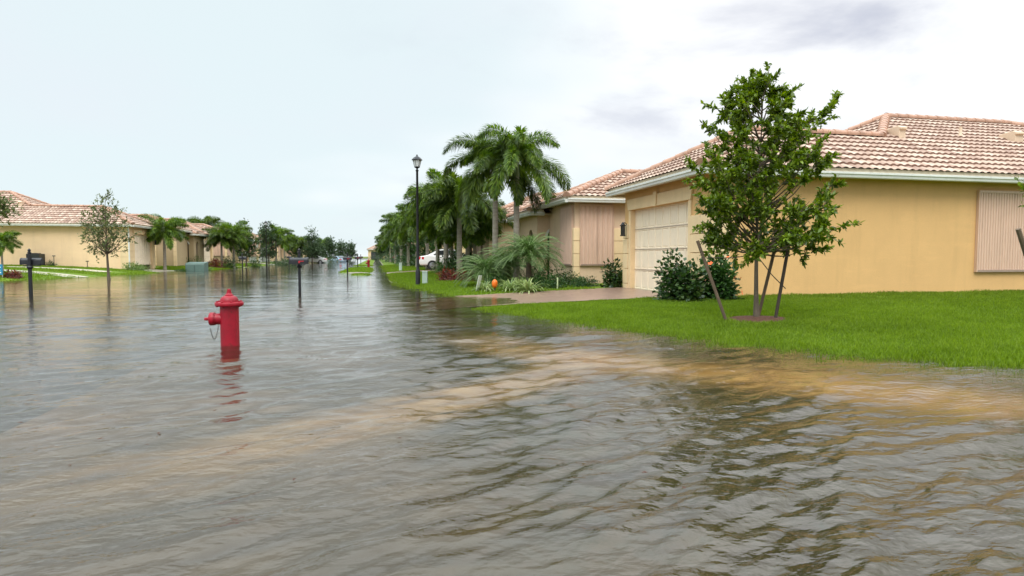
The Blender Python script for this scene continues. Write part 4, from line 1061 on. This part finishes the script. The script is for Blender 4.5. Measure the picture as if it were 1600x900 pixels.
p = at(774, 24); palm('foxtail_palm', 'foxtail palm with tall spear leaf, the one with its trunk nearer the street lamp', (p[0], p[1], g1(*p)), 3.85, 16, 2.6, 88, .46, .040, 3, 'leaf_palmdark', separate=True, spear=1.5, group=PG, e_rng=(-.35, 1.4), droop=(1.5, 2.3))
p = at(807, 23); palm('foxtail_palm', 'foxtail palm with bright green drooping plumes, the one nearer the shuttered bay', (p[0], p[1], g1(*p)), 3.95, 16, 2.5, 88, .46, .040, 8, 'leaf_palm', separate=True, spear=.5, group=PG, e_rng=(-.35, 1.4), droop=(1.5, 2.3))
PR = 'palms in the row behind the tall street lamp'
mid = palm('feather_palm', 'leafy palm directly behind the street lamp, nearest of the palm row', (0, 0, 0), 2.5, 22, 2.35, 52, .56, .06, 14, 'leaf_palmdark', group=PR, droop=(1.3, 2.1))
mid2 = palm('feather_palm', 'bright fronded palm in the palm row behind the lamp top', (0, 0, 0), 2.75, 21, 2.25, 52, .54, .06, 31, 'leaf_palm', group=PR, droop=(1.2, 2.0))
def put(o, px, d, sc_, rz, label=None, first=False, group=None, z=None):
    p = at(px, d); zz = g1(*p) if z is None else z
    if first: o.location = (p[0], p[1], zz); o.rotation_euler.z = rz; o.scale = (sc_,) * 3; return o
    return dup(o, (p[0], p[1], zz), rz, label, 'palm', group, sc_)
put(mid, 718, 28.5, 1.1, 0, first=True); put(mid2, 697, 33, 1.15, 1, first=True)
for src, px, d, s, rz, lab in ((mid, 742, 31, .88, 2.2, 'shorter palm in front of the arched doorway of the pinkish house'), (mid2, 684, 38, .98, 3, 'palm above the white car boot in the palm row'),
                          (mid, 668, 45, 1.02, 4.2, 'palm just behind the lamp pole midway along the palm row'), (mid2, 652, 52, 1.08, .6, 'palm seen past the lamp pole on the street side of the row'),
                          (mid, 638, 60, 1.1, 1.7, 'palm over the grey car in the palm row'), (mid2, 627, 72, 1.12, 2.6, 'smaller looking palm further along the row past the grey car'),
                          (mid, 618, 88, 1.15, 5, 'distant palm low on the right side skyline'), (mid2, 610, 105, 1.15, 3.7, 'distant palm second from the street end on the right'), (mid, 603, 128, 1.1, 1, 'farthest palm closing the right row at the street end'),
                          (mid2, 730, 30, .72, 3.3, 'low broad palm just left of the foxtail trunks over the croton hedge'), (mid, 706, 35.5, .85, 1.9, 'low dark palm between the lamp and the croton hedge'), (mid, 735, 37, .95, .4, 'palm tucked behind the two foxtail palms before the pinkish house'),
                          (mid2, 677, 56, 1.1, 5.4, 'tall palm at the back of the row over the white car'), (mid, 655, 68, 1.15, 2.9, 'dark palm filling the back of the row behind the lamp pole')):
    put(src, px, d, (s * 1.1, s * 1.1, s * (.92 + .3 * ((px * 7) % 10) / 10)), rz, lab, group=PR)
PL = 'palms on the left side of the street'
for src, px, d, s, rz, lab in ((mid2, 258, 47.5, .92, .5, 'palm with hanging frond between the peach and tan houses'), (mid, 347, 57, .88, 1.2, 'palm before the tan house, left one of the pair behind the lawn mailbox'), (mid2, 366, 58, .95, 2.5, 'palm behind the lawn mailbox, right one of the pair'),
                               (mid, 200, 78, 1.35, 3.1, 'palm top showing over the peach house roof'), (mid2, 226, 80, 1.3, 4, 'palm top just right of the peach house roof'), (mid, 319, 92, 1.5, 5, 'palm top standing above the tan house roof end'), (mid2, 432, 82, 1.12, 1.4, 'palm right beside the far left street lamp'),
                               (mid, 472, 110, 1.1, 1.4, 'distant palm between the left lamp and the white car'), (mid2, 505, 128, 1.1, 2.4, 'distant palm past the white car on the left'), (mid, 293, 95, 1.25, 2, 'rounded palm top behind the middle of the tan roof'),
                               (mid2, 445, 95, 1.0, .2, 'small distant palm left of the red flagged mailbox top')):
    put(src, px, d, s, rz, lab, group=PL)
mid3 = put(mid2, 4, 31.5, .47, .3, 'low young palm at the left picture edge by the blue sign', group=None)

# round leafy shrubs
def shrub(name, label, loc, size, n, leaf, mleaf, seed, cat='shrub', group=None, flowers=0, asp=.45):
    g = np.random.default_rng(seed); t = thing(name, label, cat, loc, g.uniform(0, 6), group)
    nl = 26; C = nrm(g.normal(size=(nl, 3))) * g.uniform(.25, .8, (nl, 1)); C[:, 2] = np.abs(C[:, 2]) * 1.0 - .1
    k = g.integers(0, nl, n); dv = nrm(g.normal(size=(n, 3))); P = C[k] + dv * g.uniform(.18, .42, (n, 1))
    P[:, 2] = np.maximum(P[:, 2], -.02)
    S = np.array(size); c0 = np.array([0, 0, size[2] * .08])
    pos = np.stack([P[:, 0] * S[0], P[:, 1] * S[1], P[:, 2] * S[2] * .85 + .03], -1)
    D = nrm(dv + nrm(P) * .5 + g.normal(0, .35, (n, 3)) + np.array([0, 0, -.15]))
    poly_arrays('foliage', leaf_polys(pos, D, nrm(nrm(P) + np.array([0, 0, .8]) + g.normal(0, .4, (n, 3))), leaf * g.uniform(.6, 1.25, n), leaf * asp * g.uniform(.7, 1.2, n)), 6, mleaf, t)
    st = MB()
    for i in range(0, nl, 4): st.tube([Vector((C[i][0] * S[0] * .15, C[i][1] * S[1] * .15, -.05)), Vector((C[i][0] * S[0] * .6, C[i][1] * S[1] * .6, max(C[i][2], .1) * S[2] * .4)), Vector((C[i][0] * S[0], C[i][1] * S[1], max(C[i][2], .15) * S[2] * .85))], [.018, .013, .005], 5)
    st.build('stem', 'darkbark', t)
    for j in range(flowers):
        dv = nrm(g.normal(size=3) + np.array([0, -.3, .2])); q = dv * np.array([S[0], S[1], S[2] * .8]) * .95; q[2] = abs(q[2])
        fm = MB()
        for a in range(5):
            an = a * 2 * PI / 5
            u_ = nrm(np.cross(dv, [0.1, .2, 1])); w_ = np.cross(dv, u_)
            d_ = u_ * math.cos(an) + w_ * math.sin(an); s_ = np.cross(dv, d_)
            fm.add([q, q + d_ * .04 + s_ * .025 + dv * .012, q + d_ * .07 + dv * .02, q + d_ * .04 - s_ * .025 + dv * .012], [(0, 1, 2, 3)])
        fm.build('flower', 'flower', t)
    return t
def sh(px, d, *a, **k):
    p = at(px, d); return shrub(*a[:2], (p[0], p[1], g1(*p)), *a[2:], **k)
sh(1063, 13.7, 'hibiscus_bush', 'broad glossy bush with reddish leaves in front of the garage door', (.66, .58, 1.32), 3000, .10, 'leaf_hib', 41, asp=.75)
sh(1122, 13.7, 'hibiscus_bush', 'glossy bush with a few orange flowers at the house corner behind the young tree', (.58, .52, 1.42), 2600, .10, 'leaf_bush', 42, flowers=9, asp=.7)
sh(957, 19.6, 'hibiscus_bush', 'upright reddish green bush at the left edge of the garage by the lantern', (.42, .4, 1.05), 1300, .10, 'leaf_hib', 43, asp=.75)
sh(868, 19.2, 'shrub', 'round bright green shrub at the end of the striped plants', (.42, .4, .58), 1500, .06, 'leaf_bush', 44)
for i, (px, d, lab) in enumerate(((893, 20.6, 'low dark hedge shrub under the narrow side shutter of the bay'), (916, 20.4, 'low dark hedge shrub under the middle of the bay shutters'))):
    sh(px, d, 'shrub', lab, (.52, .4, .42 if i else .62), 1300, .06, 'leaf_hib', 50 + i, group='low shrubs under the bay')
sh(880, 21.3, 'shrub', 'dark taller shrub between the bay corner and the date palm', (.5, .45, .75), 1300, .07, 'leaf_bush', 53)
sh(842, 19.6, 'shrub', 'bushy green shrub filling the gap between the largest striped plant and the round shrub', (.5, .42, .68), 1500, .07, 'leaf_bush', 164)
sh(778, 20.4, 'shrub', 'low bushy shrub behind the orange ornament', (.6, .45, .62), 1500, .07, 'leaf_bush', 165)
sh(905, 19.9, 'shrub', 'low spreading shrub at the driveway side of the bay hedge', (.62, .35, .42), 1300, .06, 'leaf_bush', 166)
sh(790, 23.6, 'shrub', 'dark shrub behind the foxtail trunks', (.9, .6, 1.15), 1500, .10, 'leaf_hib', 160)
sh(848, 22.6, 'shrub', 'dark shrub between the date palm and the arched doorway', (.6, .5, 1.05), 1300, .09, 'leaf_bush', 161)
sh(733, 26.2, 'shrub', 'mid green shrub behind the white lawn sign', (.7, .55, .95), 1300, .09, 'leaf_bush', 162)
for i, (px, d, lab) in enumerate(((700, 26, 'dark red croton nearest the lamp under the palm row'), (718, 25.4, 'dark red croton in the middle of the red hedge'), (735, 24.6, 'dark red croton beside the fine leaved date palm'))):
    sh(px, d, 'croton', lab, (.55, .5, .62), 900, .13, 'leaf_croton', 60 + i, group='red croton hedge below the palms', asp=.3)
sh(712, 33, 'shrub', 'tall dark green shrub between the white car and the croton hedge', (1.35, .9, 1.75), 2200, .12, 'leaf_bush', 70)
sh(728, 29, 'shrub', 'big leafy dark shrub behind the croton hedge', (.9, .8, 1.5), 1500, .12, 'leaf_hib', 71)
sh(718, 38, 'shrub', 'broad dark shrub hiding the front half of the white car', (1.75, 1.0, 1.75), 2200, .14, 'leaf_bush', 76)
sh(687, 35.5, 'shrub', 'light green shrub touching the rear wheel of the white car', (.62, .5, .95), 1100, .10, 'leaf_lime', 72)
for i, (px, d, w_, h_, lab) in enumerate(((672, 52, 1.6, 1.9, 'dark bush behind the boot of the white car'), (700, 46, 1.8, 2.0, 'dark bush behind the roof of the white car'), (634, 74, 1.8, 2.2, 'dark bush behind the grey car under the palm row'), (622, 92, 2.2, 2.4, 'dark bush under the distant palms past the grey car'),
                                        (740, 33, 1.3, 1.5, 'dark bush low against the arched wall of the pinkish house'), (652, 80, 2.4, 2.6, 'tall dark bush at the back of the palm row'))):
    sh(px, d, 'hedge_bush', lab, (w_, 1.2, h_), 1300, .2, 'leaf_hib' if i % 2 else 'leaf_bush', 170 + i)
sh(645, 62, 'hedge_bush', 'dense green bush beside the grey car', (1.8, 1.5, 2.0), 1200, .2, 'leaf_bush', 73)
sh(660, 58, 'hedge_bush', 'dense green bush behind the lamp pole at lawn level', (1.6, 1.5, 1.8), 1200, .2, 'leaf_hib', 74)
sh(612, 110, 'hedge_bush', 'far rounded bush on the right near the street end', (2.5, 2, 2.4), 900, .3, 'leaf_far', 75)
sh(210, 42, 'shrub', 'wide yellow green shrub at the driveway of the peach house', (1.25, .8, .75), 1800, .13, 'leaf_lime', 80, asp=.3)
sh(19, 29.8, 'croton', 'dark red leafy plant by the blue sign at the left picture edge', (.55, .5, .42), 800, .13, 'leaf_croton', 81, asp=.3)
sh(80, 41.5, 'shrub', 'small dark plant against the peach wall beside the riser pipe', (.3, .3, .5), 250, .12, 'leaf_bush', 82)
sh(247, 55, 'shrub', 'dark bush against the shaded tan wall corner', (.4, .4, 1.0), 400, .13, 'leaf_bush', 83)
sh(300, 54, 'shrub', 'bright leafy shrub behind the green transformer cabinet', (1.3, 1.0, 1.55), 1500, .17, 'leaf_pygmy', 84, asp=.25)
sh(337, 55, 'croton', 'dark red shrub under the left palm pair', (.8, .7, 1.0), 700, .16, 'leaf_croton', 85)
sh(357, 57, 'shrub', 'dark mounded shrub between the left palm trunks', (1.0, .9, 1.5), 900, .16, 'leaf_hib', 86)
sh(398, 64, 'shrub', 'small light shrub on the left lawn beside the dark upright tree', (.7, .7, 1.3), 600, .16, 'leaf_bush', 87)
sh(325, 48.5, 'shrub', 'pale low plants at the right end of the transformer cabinet', (.5, .5, .5), 500, .1, 'leaf_lime', 88)
sh(285, 47, 'shrub', 'low green plants at the left end of the transformer cabinet', (.6, .5, .35), 500, .1, 'leaf_bush', 89)
for i, (px, d, w, hgt, lab) in enumerate(((440, 78, 2.4, 1.3, 'trimmed hedge bush below the far left lamp'), (462, 95, 3, 2.2, 'rounded bush left of the red flagged mailbox'), (512, 112, 3.2, 2.8, 'bush between the white and blue cars'), (500, 104, 2, 2.2, 'bush behind the white far car'),
                                      (537, 150, 3, 2.6, 'small far bush beside the yellow end house'), (590, 160, 3, 2.6, 'small far bush at the street end on the right'))):
    sh(px, d, 'hedge_bush', lab, (w, 1.4, hgt), 900, .26, 'leaf_far', 90 + i)

# taller leafy trees in the distance
def far_tree(px, d, topy, wpx, lab, seed, mleaf='leaf_far', shape='cone', base=.9):
    p = at(px, d); z0 = g1(*p); H = top_z(topy, d) - z0; w = wpx * d / F / 2
    zz = np.linspace(base, H, 6)
    pr = {'cone': [.75, 1, .8, .55, .3, .06], 'round': [.6, .95, 1, .95, .7, .2]}[shape]
    leafy_tree('leafy_tree', lab, (p[0], p[1], z0), list(zz), [-w * k for k in pr], [w * k for k in pr], base, 60, 46, .16 + d * .0016, seed, mleaf, 'darkbark', spread=.1 * w, r0=.1, boff=.6)
far_tree(385, 64, 352, 26, 'dark upright narrow tree right of the left palm pair', 101, 'leaf_hib')
far_tree(420, 80, 352, 30, 'loose green tree behind the far left lamp', 102, 'leaf_far', 'round')
far_tree(488, 98, 360, 22, 'pointed dark tree above the white far car', 103, 'leaf_far')
far_tree(497, 105, 372, 18, 'shorter pointed tree next to the pointed dark tree', 104, 'leaf_far')
far_tree(516, 120, 376, 20, 'rounded tree above the pale blue car', 105, 'leaf_far', 'round')
far_tree(462, 110, 378, 22, 'low round tree left of the pointed dark tree', 106, 'leaf_far', 'round')
far_tree(598, 150, 377, 22, 'round tree closing the right side at the street end', 107, 'leaf_far', 'round')
far_tree(612, 125, 366, 24, 'round tree between the distant right palms', 108, 'leaf_far', 'round')
far_tree(664, 50, 328, 46, 'leafy green tree among the palms just right of the lamp pole', 121, 'leaf_bush', 'round')
far_tree(629, 84, 346, 30, 'loose tree among the distant palms over the grey car', 122, 'leaf_far', 'round')
far_tree(643, 64, 336, 34, 'dense tree left of the lamp pole in the palm row', 123, 'leaf_hib', 'round')
far_tree(-22, 38, 303, 84, 'dark tree overhanging the peach roof at the left picture edge', 109, 'leaf_grey', 'round', 2.9)
far_tree(548, 190, 382, 14, 'tiny round tree behind the yellow end house', 110, 'leaf_far', 'round')
far_tree(534, 170, 380, 18, 'tiny tree left of the yellow end house', 111, 'leaf_far', 'round')

# fine leaved date palms and striped strap plants in the bed
def arching(name, label, px, d, n, length, nl, ll, lw, seed, mleaf, cat, trunk=.35, group=None, e_rng=(.1, 1.4), droop=(1.3, 1.9)):
    p = at(px, d); return palm(name, label, (p[0], p[1], g1(*p)), trunk, n, length, nl, ll, lw, seed, mleaf, 'pinnate', .09, False, 0, group, e_rng, droop, 0.05, mbark='darkbark')
arching('date_palm', 'fine leaved date palm with arching fronds in the middle of the planting bed', 826, 20.4, 95, 1.35, 30, .30, .013, 201, 'leaf_pygmy', 'palm', .95)
arching('date_palm', 'smaller fine leaved date palm on the street side of the planting bed', 760, 21.2, 75, 1.25, 28, .28, .013, 202, 'leaf_pygmy', 'palm', .35)
arching('date_palm', 'feathery young palm behind the foxtail trunks', 795, 22.0, 70, 1.3, 28, .28, .013, 203, 'leaf_pygmy', 'palm', .6)
def strap_plant(px, d, lab, seed, s=1.0):
    g = np.random.default_rng(seed); p = at(px, d); t = thing('striped_plant', lab, 'plant', (p[0], p[1], g1(*p)), 0, 'striped strap leaved plants along the bed', s)
    V = []
    for k in range(85):
        az = g.uniform(0, 2 * PI); e = g.uniform(.35, 1.4); ln = g.uniform(.35, .6); w = g.uniform(.022, .036)
        h = np.array([math.cos(az), math.sin(az), 0]); s_ = np.array([-math.sin(az), math.cos(az), 0])
        q = h * .04; pts = []
        for j in range(6):
            pts.append(q.copy()); an = e - 1.9 * (j / 5) ** 1.4; q = q + ln / 5 * (h * math.cos(an) + np.array([0, 0, math.sin(an)]))
        ws = [.6, 1, 1, .85, .6, .08]
        V.append(np.stack([pts[j] + s_ * w * ws[j] * .5 for j in range(6)] + [pts[j] - s_ * w * ws[j] * .5 for j in range(5, -1, -1)], 0))
    m = MB()
    for v in V:
        m.add(v, [(j, j + 1, 10 - j, 11 - j) for j in range(5)])
    m.build('leaf_tuft', 'leaf_flax', t)
for px, d, s, lab in ((826, 18.2, 1.05, 'striped strap leaved plant nearest the driveway, largest and palest'), (797, 18.7, .95, 'striped strap leaved plant between the orange ornament and the largest striped plant'), (758, 18.9, .8, 'small striped strap leaved plant beside the white lawn sign'), (810, 19.5, .9, 'striped strap leaved plant half hidden under the date palm')):
    strap_plant(px, d, lab, int(px), s * 1.35)
shp = at(683, 33.8)

# ------------------------------------------------------------------ grass blades
def blades(name, xr, yr, n, hgt, wid, dens=None, mn=-.07):
    x = rng.uniform(*xr, n); y = rng.uniform(*yr, n)
    keep = inside(x, y, RIGHT) | inside(x, y, LEFT)
    for p_ in ISLE: keep |= inside(x, y, p_)
    zz_ = gz(x, y); keep |= (zz_ > mn) & (rng.random(n) < np.exp(np.minimum(zz_, 0) / .018))
    # keep off the drive, the house and the mulch
    keep &= ~((x > 7.5) & (y > 13.05) & (y < 60)); keep &= ~((x > 1.0) & (x < 7.7) & (y > 13.65 - .0 * x) & (y < 17.6))
    keep &= np.hypot(x - TX, y - TY) > .40 + .12 * rng.random(n)
    keep &= ~((x > -2.6) & (x < 7.4) & (y > 39.8) & (y < 43.6)); keep &= ~((x < -16.8) & (y > 47.6))
    keep &= ~((x < -15) & (np.abs(y - 38.1 - .03 * (x + 22)) < .9)) & ~((x < -15.5) & (np.abs(y - 42.8) < .9))
    if dens is not None: keep &= rng.random(n) < dens(x, y)
    x = x[keep]; y = y[keep]; z = gz(x, y); n = len(x)
    hh = hgt * rng.uniform(.4, 1.4, n) * (1 + .4 * wob(x * .9, y * .9)) * (1 + .25 * wob(x * 2.9, y * 2.7)); ww = wid * rng.uniform(.6, 1.2, n)
    a = rng.uniform(0, 2 * PI, n); l = rng.uniform(.1, .8, n); b = rng.uniform(0, 2 * PI, n)
    B = np.stack([x, y, z - .01], -1); S = np.stack([np.cos(a), np.sin(a), 0 * a], -1) * ww[:, None] * .5
    T = B + np.stack([np.cos(b) * l * hh, np.sin(b) * l * hh, hh * (1 - .25 * l) + .01], -1)
    Mi = B + (T - B) * .55 + np.array([0, 0, 1]) * hh[:, None] * .10
    V = np.stack([B - S, B + S, Mi + S * .8, T, Mi - S * .8], 1)
    return tag(poly_arrays(name, V, 5, 'grass'), kind='stuff')
o = blades('lawn_grass', (2, 9.5), (4, 13.3), 330000, .055, .010, lambda x, y: np.clip(1.15 - np.hypot(x, y) / 40, .5, 1)); tag(o, 'short bright green lawn grass round the young tree', 'grass')
o = blades('lawn_grass', (9.5, 24), (3, 13.1), 260000, .06, .012); tag(o, 'short bright green lawn grass below the ochre side wall', 'grass')
o = blades('lawn_grass', (.6, 6.5), (17.2, 40), 90000, .07, .02); tag(o, 'lawn grass between the street lamp and the planting bed', 'grass')
o = blades('lawn_grass', (-2.6, 7), (36, 75), 60000, .08, .035); tag(o, 'grass of the far right verge and lawns', 'grass')
o = blades('lawn_grass', (-32, -12.8), (27, 47.6), 90000, .07, .03); tag(o, 'grass of the left lawn strips before the peach house', 'grass')
o = blades('lawn_grass', (-17, -12.8), (52.6, 75), 30000, .08, .04); tag(o, 'grass of the left lawn by the transformer cabinet', 'grass')

# leaves and cut grass adrift, most of it near the lawn edge
n = 900; x = rng.uniform(-5, 8, n); y = rng.uniform(2.6, 16, n); z = gz(x, y); dd = seg_dist(x, y, RIGHT)
k = (z < -.004) & (rng.random(n) < np.where(dd < .35, .75, .10)); x, y = x[k], y[k]; n = len(x)
a = rng.uniform(0, 2 * PI, n); ln = rng.uniform(.015, .05, n)
o = poly_arrays('floating_debris', leaf_polys(np.stack([x, y, np.full(n, .012)], -1), np.stack([np.cos(a), np.sin(a), rng.uniform(-.05, .15, n)], -1), np.tile([0, 0, 1.0], (n, 1)), ln, ln * rng.uniform(.25, .6, n)), 6, 'mulch')
tag(o, 'scattered brown leaf scraps drifting on the flood water by the lawn', 'debris', kind='stuff')

# ------------------------------------------------------------------ sky, sun, render
w = bpy.data.worlds.new('World'); sc.world = w; w.use_nodes = True
nt = w.node_tree; nt.nodes.clear()
SUN_EL, SUN_AZ = rad(52), rad(205)     # azimuth clockwise from +Y
out = N(nt, 'ShaderNodeOutputWorld'); bg = N(nt, 'ShaderNodeBackground'); bg.inputs['Strength'].default_value = .1
L(nt, bg.outputs[0], out.inputs[0])
sky = N(nt, 'ShaderNodeTexSky', sky_type='NISHITA'); sky.sun_disc = False; sky.sun_elevation = SUN_EL; sky.sun_rotation = SUN_AZ
tc = N(nt, 'ShaderNodeTexCoord'); D = tc.outputs['Generated']
sep = N(nt, 'ShaderNodeSeparateXYZ'); L(nt, D, sep.inputs[0])
def MA(op, a, b=None, c=None):
    n = N(nt, 'ShaderNodeMath', operation=op)
    for i, v in enumerate((a, b, c)):
        if v is None: continue
        if isinstance(v, (int, float)): n.inputs[i].default_value = v
        else: L(nt, v, n.inputs[i])
    return n.outputs[0]
zc = MA('MAXIMUM', sep.outputs['Z'], 0)
den = MA('ADD', zc, .22)
cx = MA('DIVIDE', sep.outputs['X'], den); cy = MA('DIVIDE', sep.outputs['Y'], den)
cv = N(nt, 'ShaderNodeCombineXYZ'); L(nt, cx, cv.inputs[0]); L(nt, cy, cv.inputs[1])
def noise(scale, detail, rough, w_=0, dist=0):
    n = N(nt, 'ShaderNodeTexNoise'); n.inputs['Scale'].default_value = scale; n.inputs['Detail'].default_value = detail; n.inputs['Roughness'].default_value = rough; n.inputs['Distortion'].default_value = dist
    mp = N(nt, 'ShaderNodeMapping'); mp.inputs['Location'].default_value = (w_, w_ * .7, 0); L(nt, cv.outputs[0], mp.inputs[0]); L(nt, mp.outputs[0], n.inputs['Vector']); return n.outputs['Fac']
def ramp(v, p0, c0, p1, c1):
    r = N(nt, 'ShaderNodeValToRGB'); r.color_ramp.interpolation = 'EASE'
    r.color_ramp.elements[0].position = p0; r.color_ramp.elements[0].color = c4(c0); r.color_ramp.elements[1].position = p1; r.color_ramp.elements[1].color = c4(c1)
    L(nt, v, r.inputs[0]); return r.outputs[0]
def mixc(f, a, b, mode='MIX'):
    n = N(nt, 'ShaderNodeMix', data_type='RGBA', blend_type=mode)
    if isinstance(f, (int, float)): n.inputs[0].default_value = f
    else: L(nt, f, n.inputs[0])
    for i, v in ((6, a), (7, b)):
        if isinstance(v, tuple): n.inputs[i].default_value = c4(v)
        else: L(nt, v, n.inputs[i])
    return n.outputs[2]
# thin bright cloud towards the right, cooler deck to the left, loose grey scud over both
side = MA('ADD', MA('MULTIPLY', sep.outputs['X'], .9), MA('MULTIPLY', sep.outputs['Y'], .0))
soft = noise(.45, 4, .5, 3.1)
f1 = MA('ADD', MA('MULTIPLY', side, .9), MA('MULTIPLY', MA('SUBTRACT', soft, .5), 1.8))
base = ramp(f1, -.25 + .25, (.77, .875, .905), .48, (1.02, 1.03, 1.04))
sc1 = ramp(noise(1.15, 7, .55, 8.3, .3), .50, (0, 0, 0), .68, (1, 1, 1))
cloud = mixc(MA('MULTIPLY', sc1, MA('MULTIPLY_ADD', side, 1.35, .12)), base, (.55, .575, .675))
sc2 = ramp(noise(.8, 5, .5, 15.7), .48, (0, 0, 0), .75, (1, 1, 1))
cloud = mixc(MA('MULTIPLY', sc2, .5), cloud, (.80, .84, .90))
zen = N(nt, 'ShaderNodeMapRange'); zen.inputs['From Min'].default_value = .36; zen.inputs['From Max'].default_value = .88; zen.inputs['To Min'].default_value = 8.2; zen.inputs['To Max'].default_value = 28
zen.interpolation_type = 'SMOOTHSTEP'; L(nt, zc, zen.inputs['Value'])
vm = N(nt, 'ShaderNodeVectorMath', operation='SCALE'); L(nt, cloud, vm.inputs[0]); L(nt, zen.outputs[0], vm.inputs['Scale'])
fin = mixc(.94, sky.outputs[0], vm.outputs[0]); L(nt, fin, bg.inputs['Color'])

sd = bpy.data.lights.new('sun', 'SUN'); sd.energy = 1.5; sd.angle = rad(35); sd.color = (1, .96, .9)
so = bpy.data.objects.new('sun', sd); col.objects.link(so)
dirv = Vector((math.sin(SUN_AZ) * math.cos(SUN_EL), math.cos(SUN_AZ) * math.cos(SUN_EL), math.sin(SUN_EL)))
so.rotation_euler = dirv.to_track_quat('Z', 'Y').to_euler(); so.location = dirv * 60
vs = sc.view_settings; sc.display_settings.display_device = 'sRGB'; vs.view_transform = 'Standard'; vs.look = 'None'; vs.exposure = 0.40; vs.gamma = 1; vs.use_curve_mapping = False
sc.render.engine = 'CYCLES'; cy_ = sc.cycles
cy_.use_denoising = True
try: cy_.denoiser = 'OPENIMAGEDENOISE'
except Exception: pass
cy_.max_bounces = 6; cy_.diffuse_bounces = 3; cy_.glossy_bounces = 3; cy_.transmission_bounces = 3; cy_.transparent_max_bounces = 8
cy_.caustics_reflective = False; cy_.caustics_refractive = False; cy_.sample_clamp_indirect = 6
sc.render.resolution_x = 1024; sc.render.resolution_y = 576
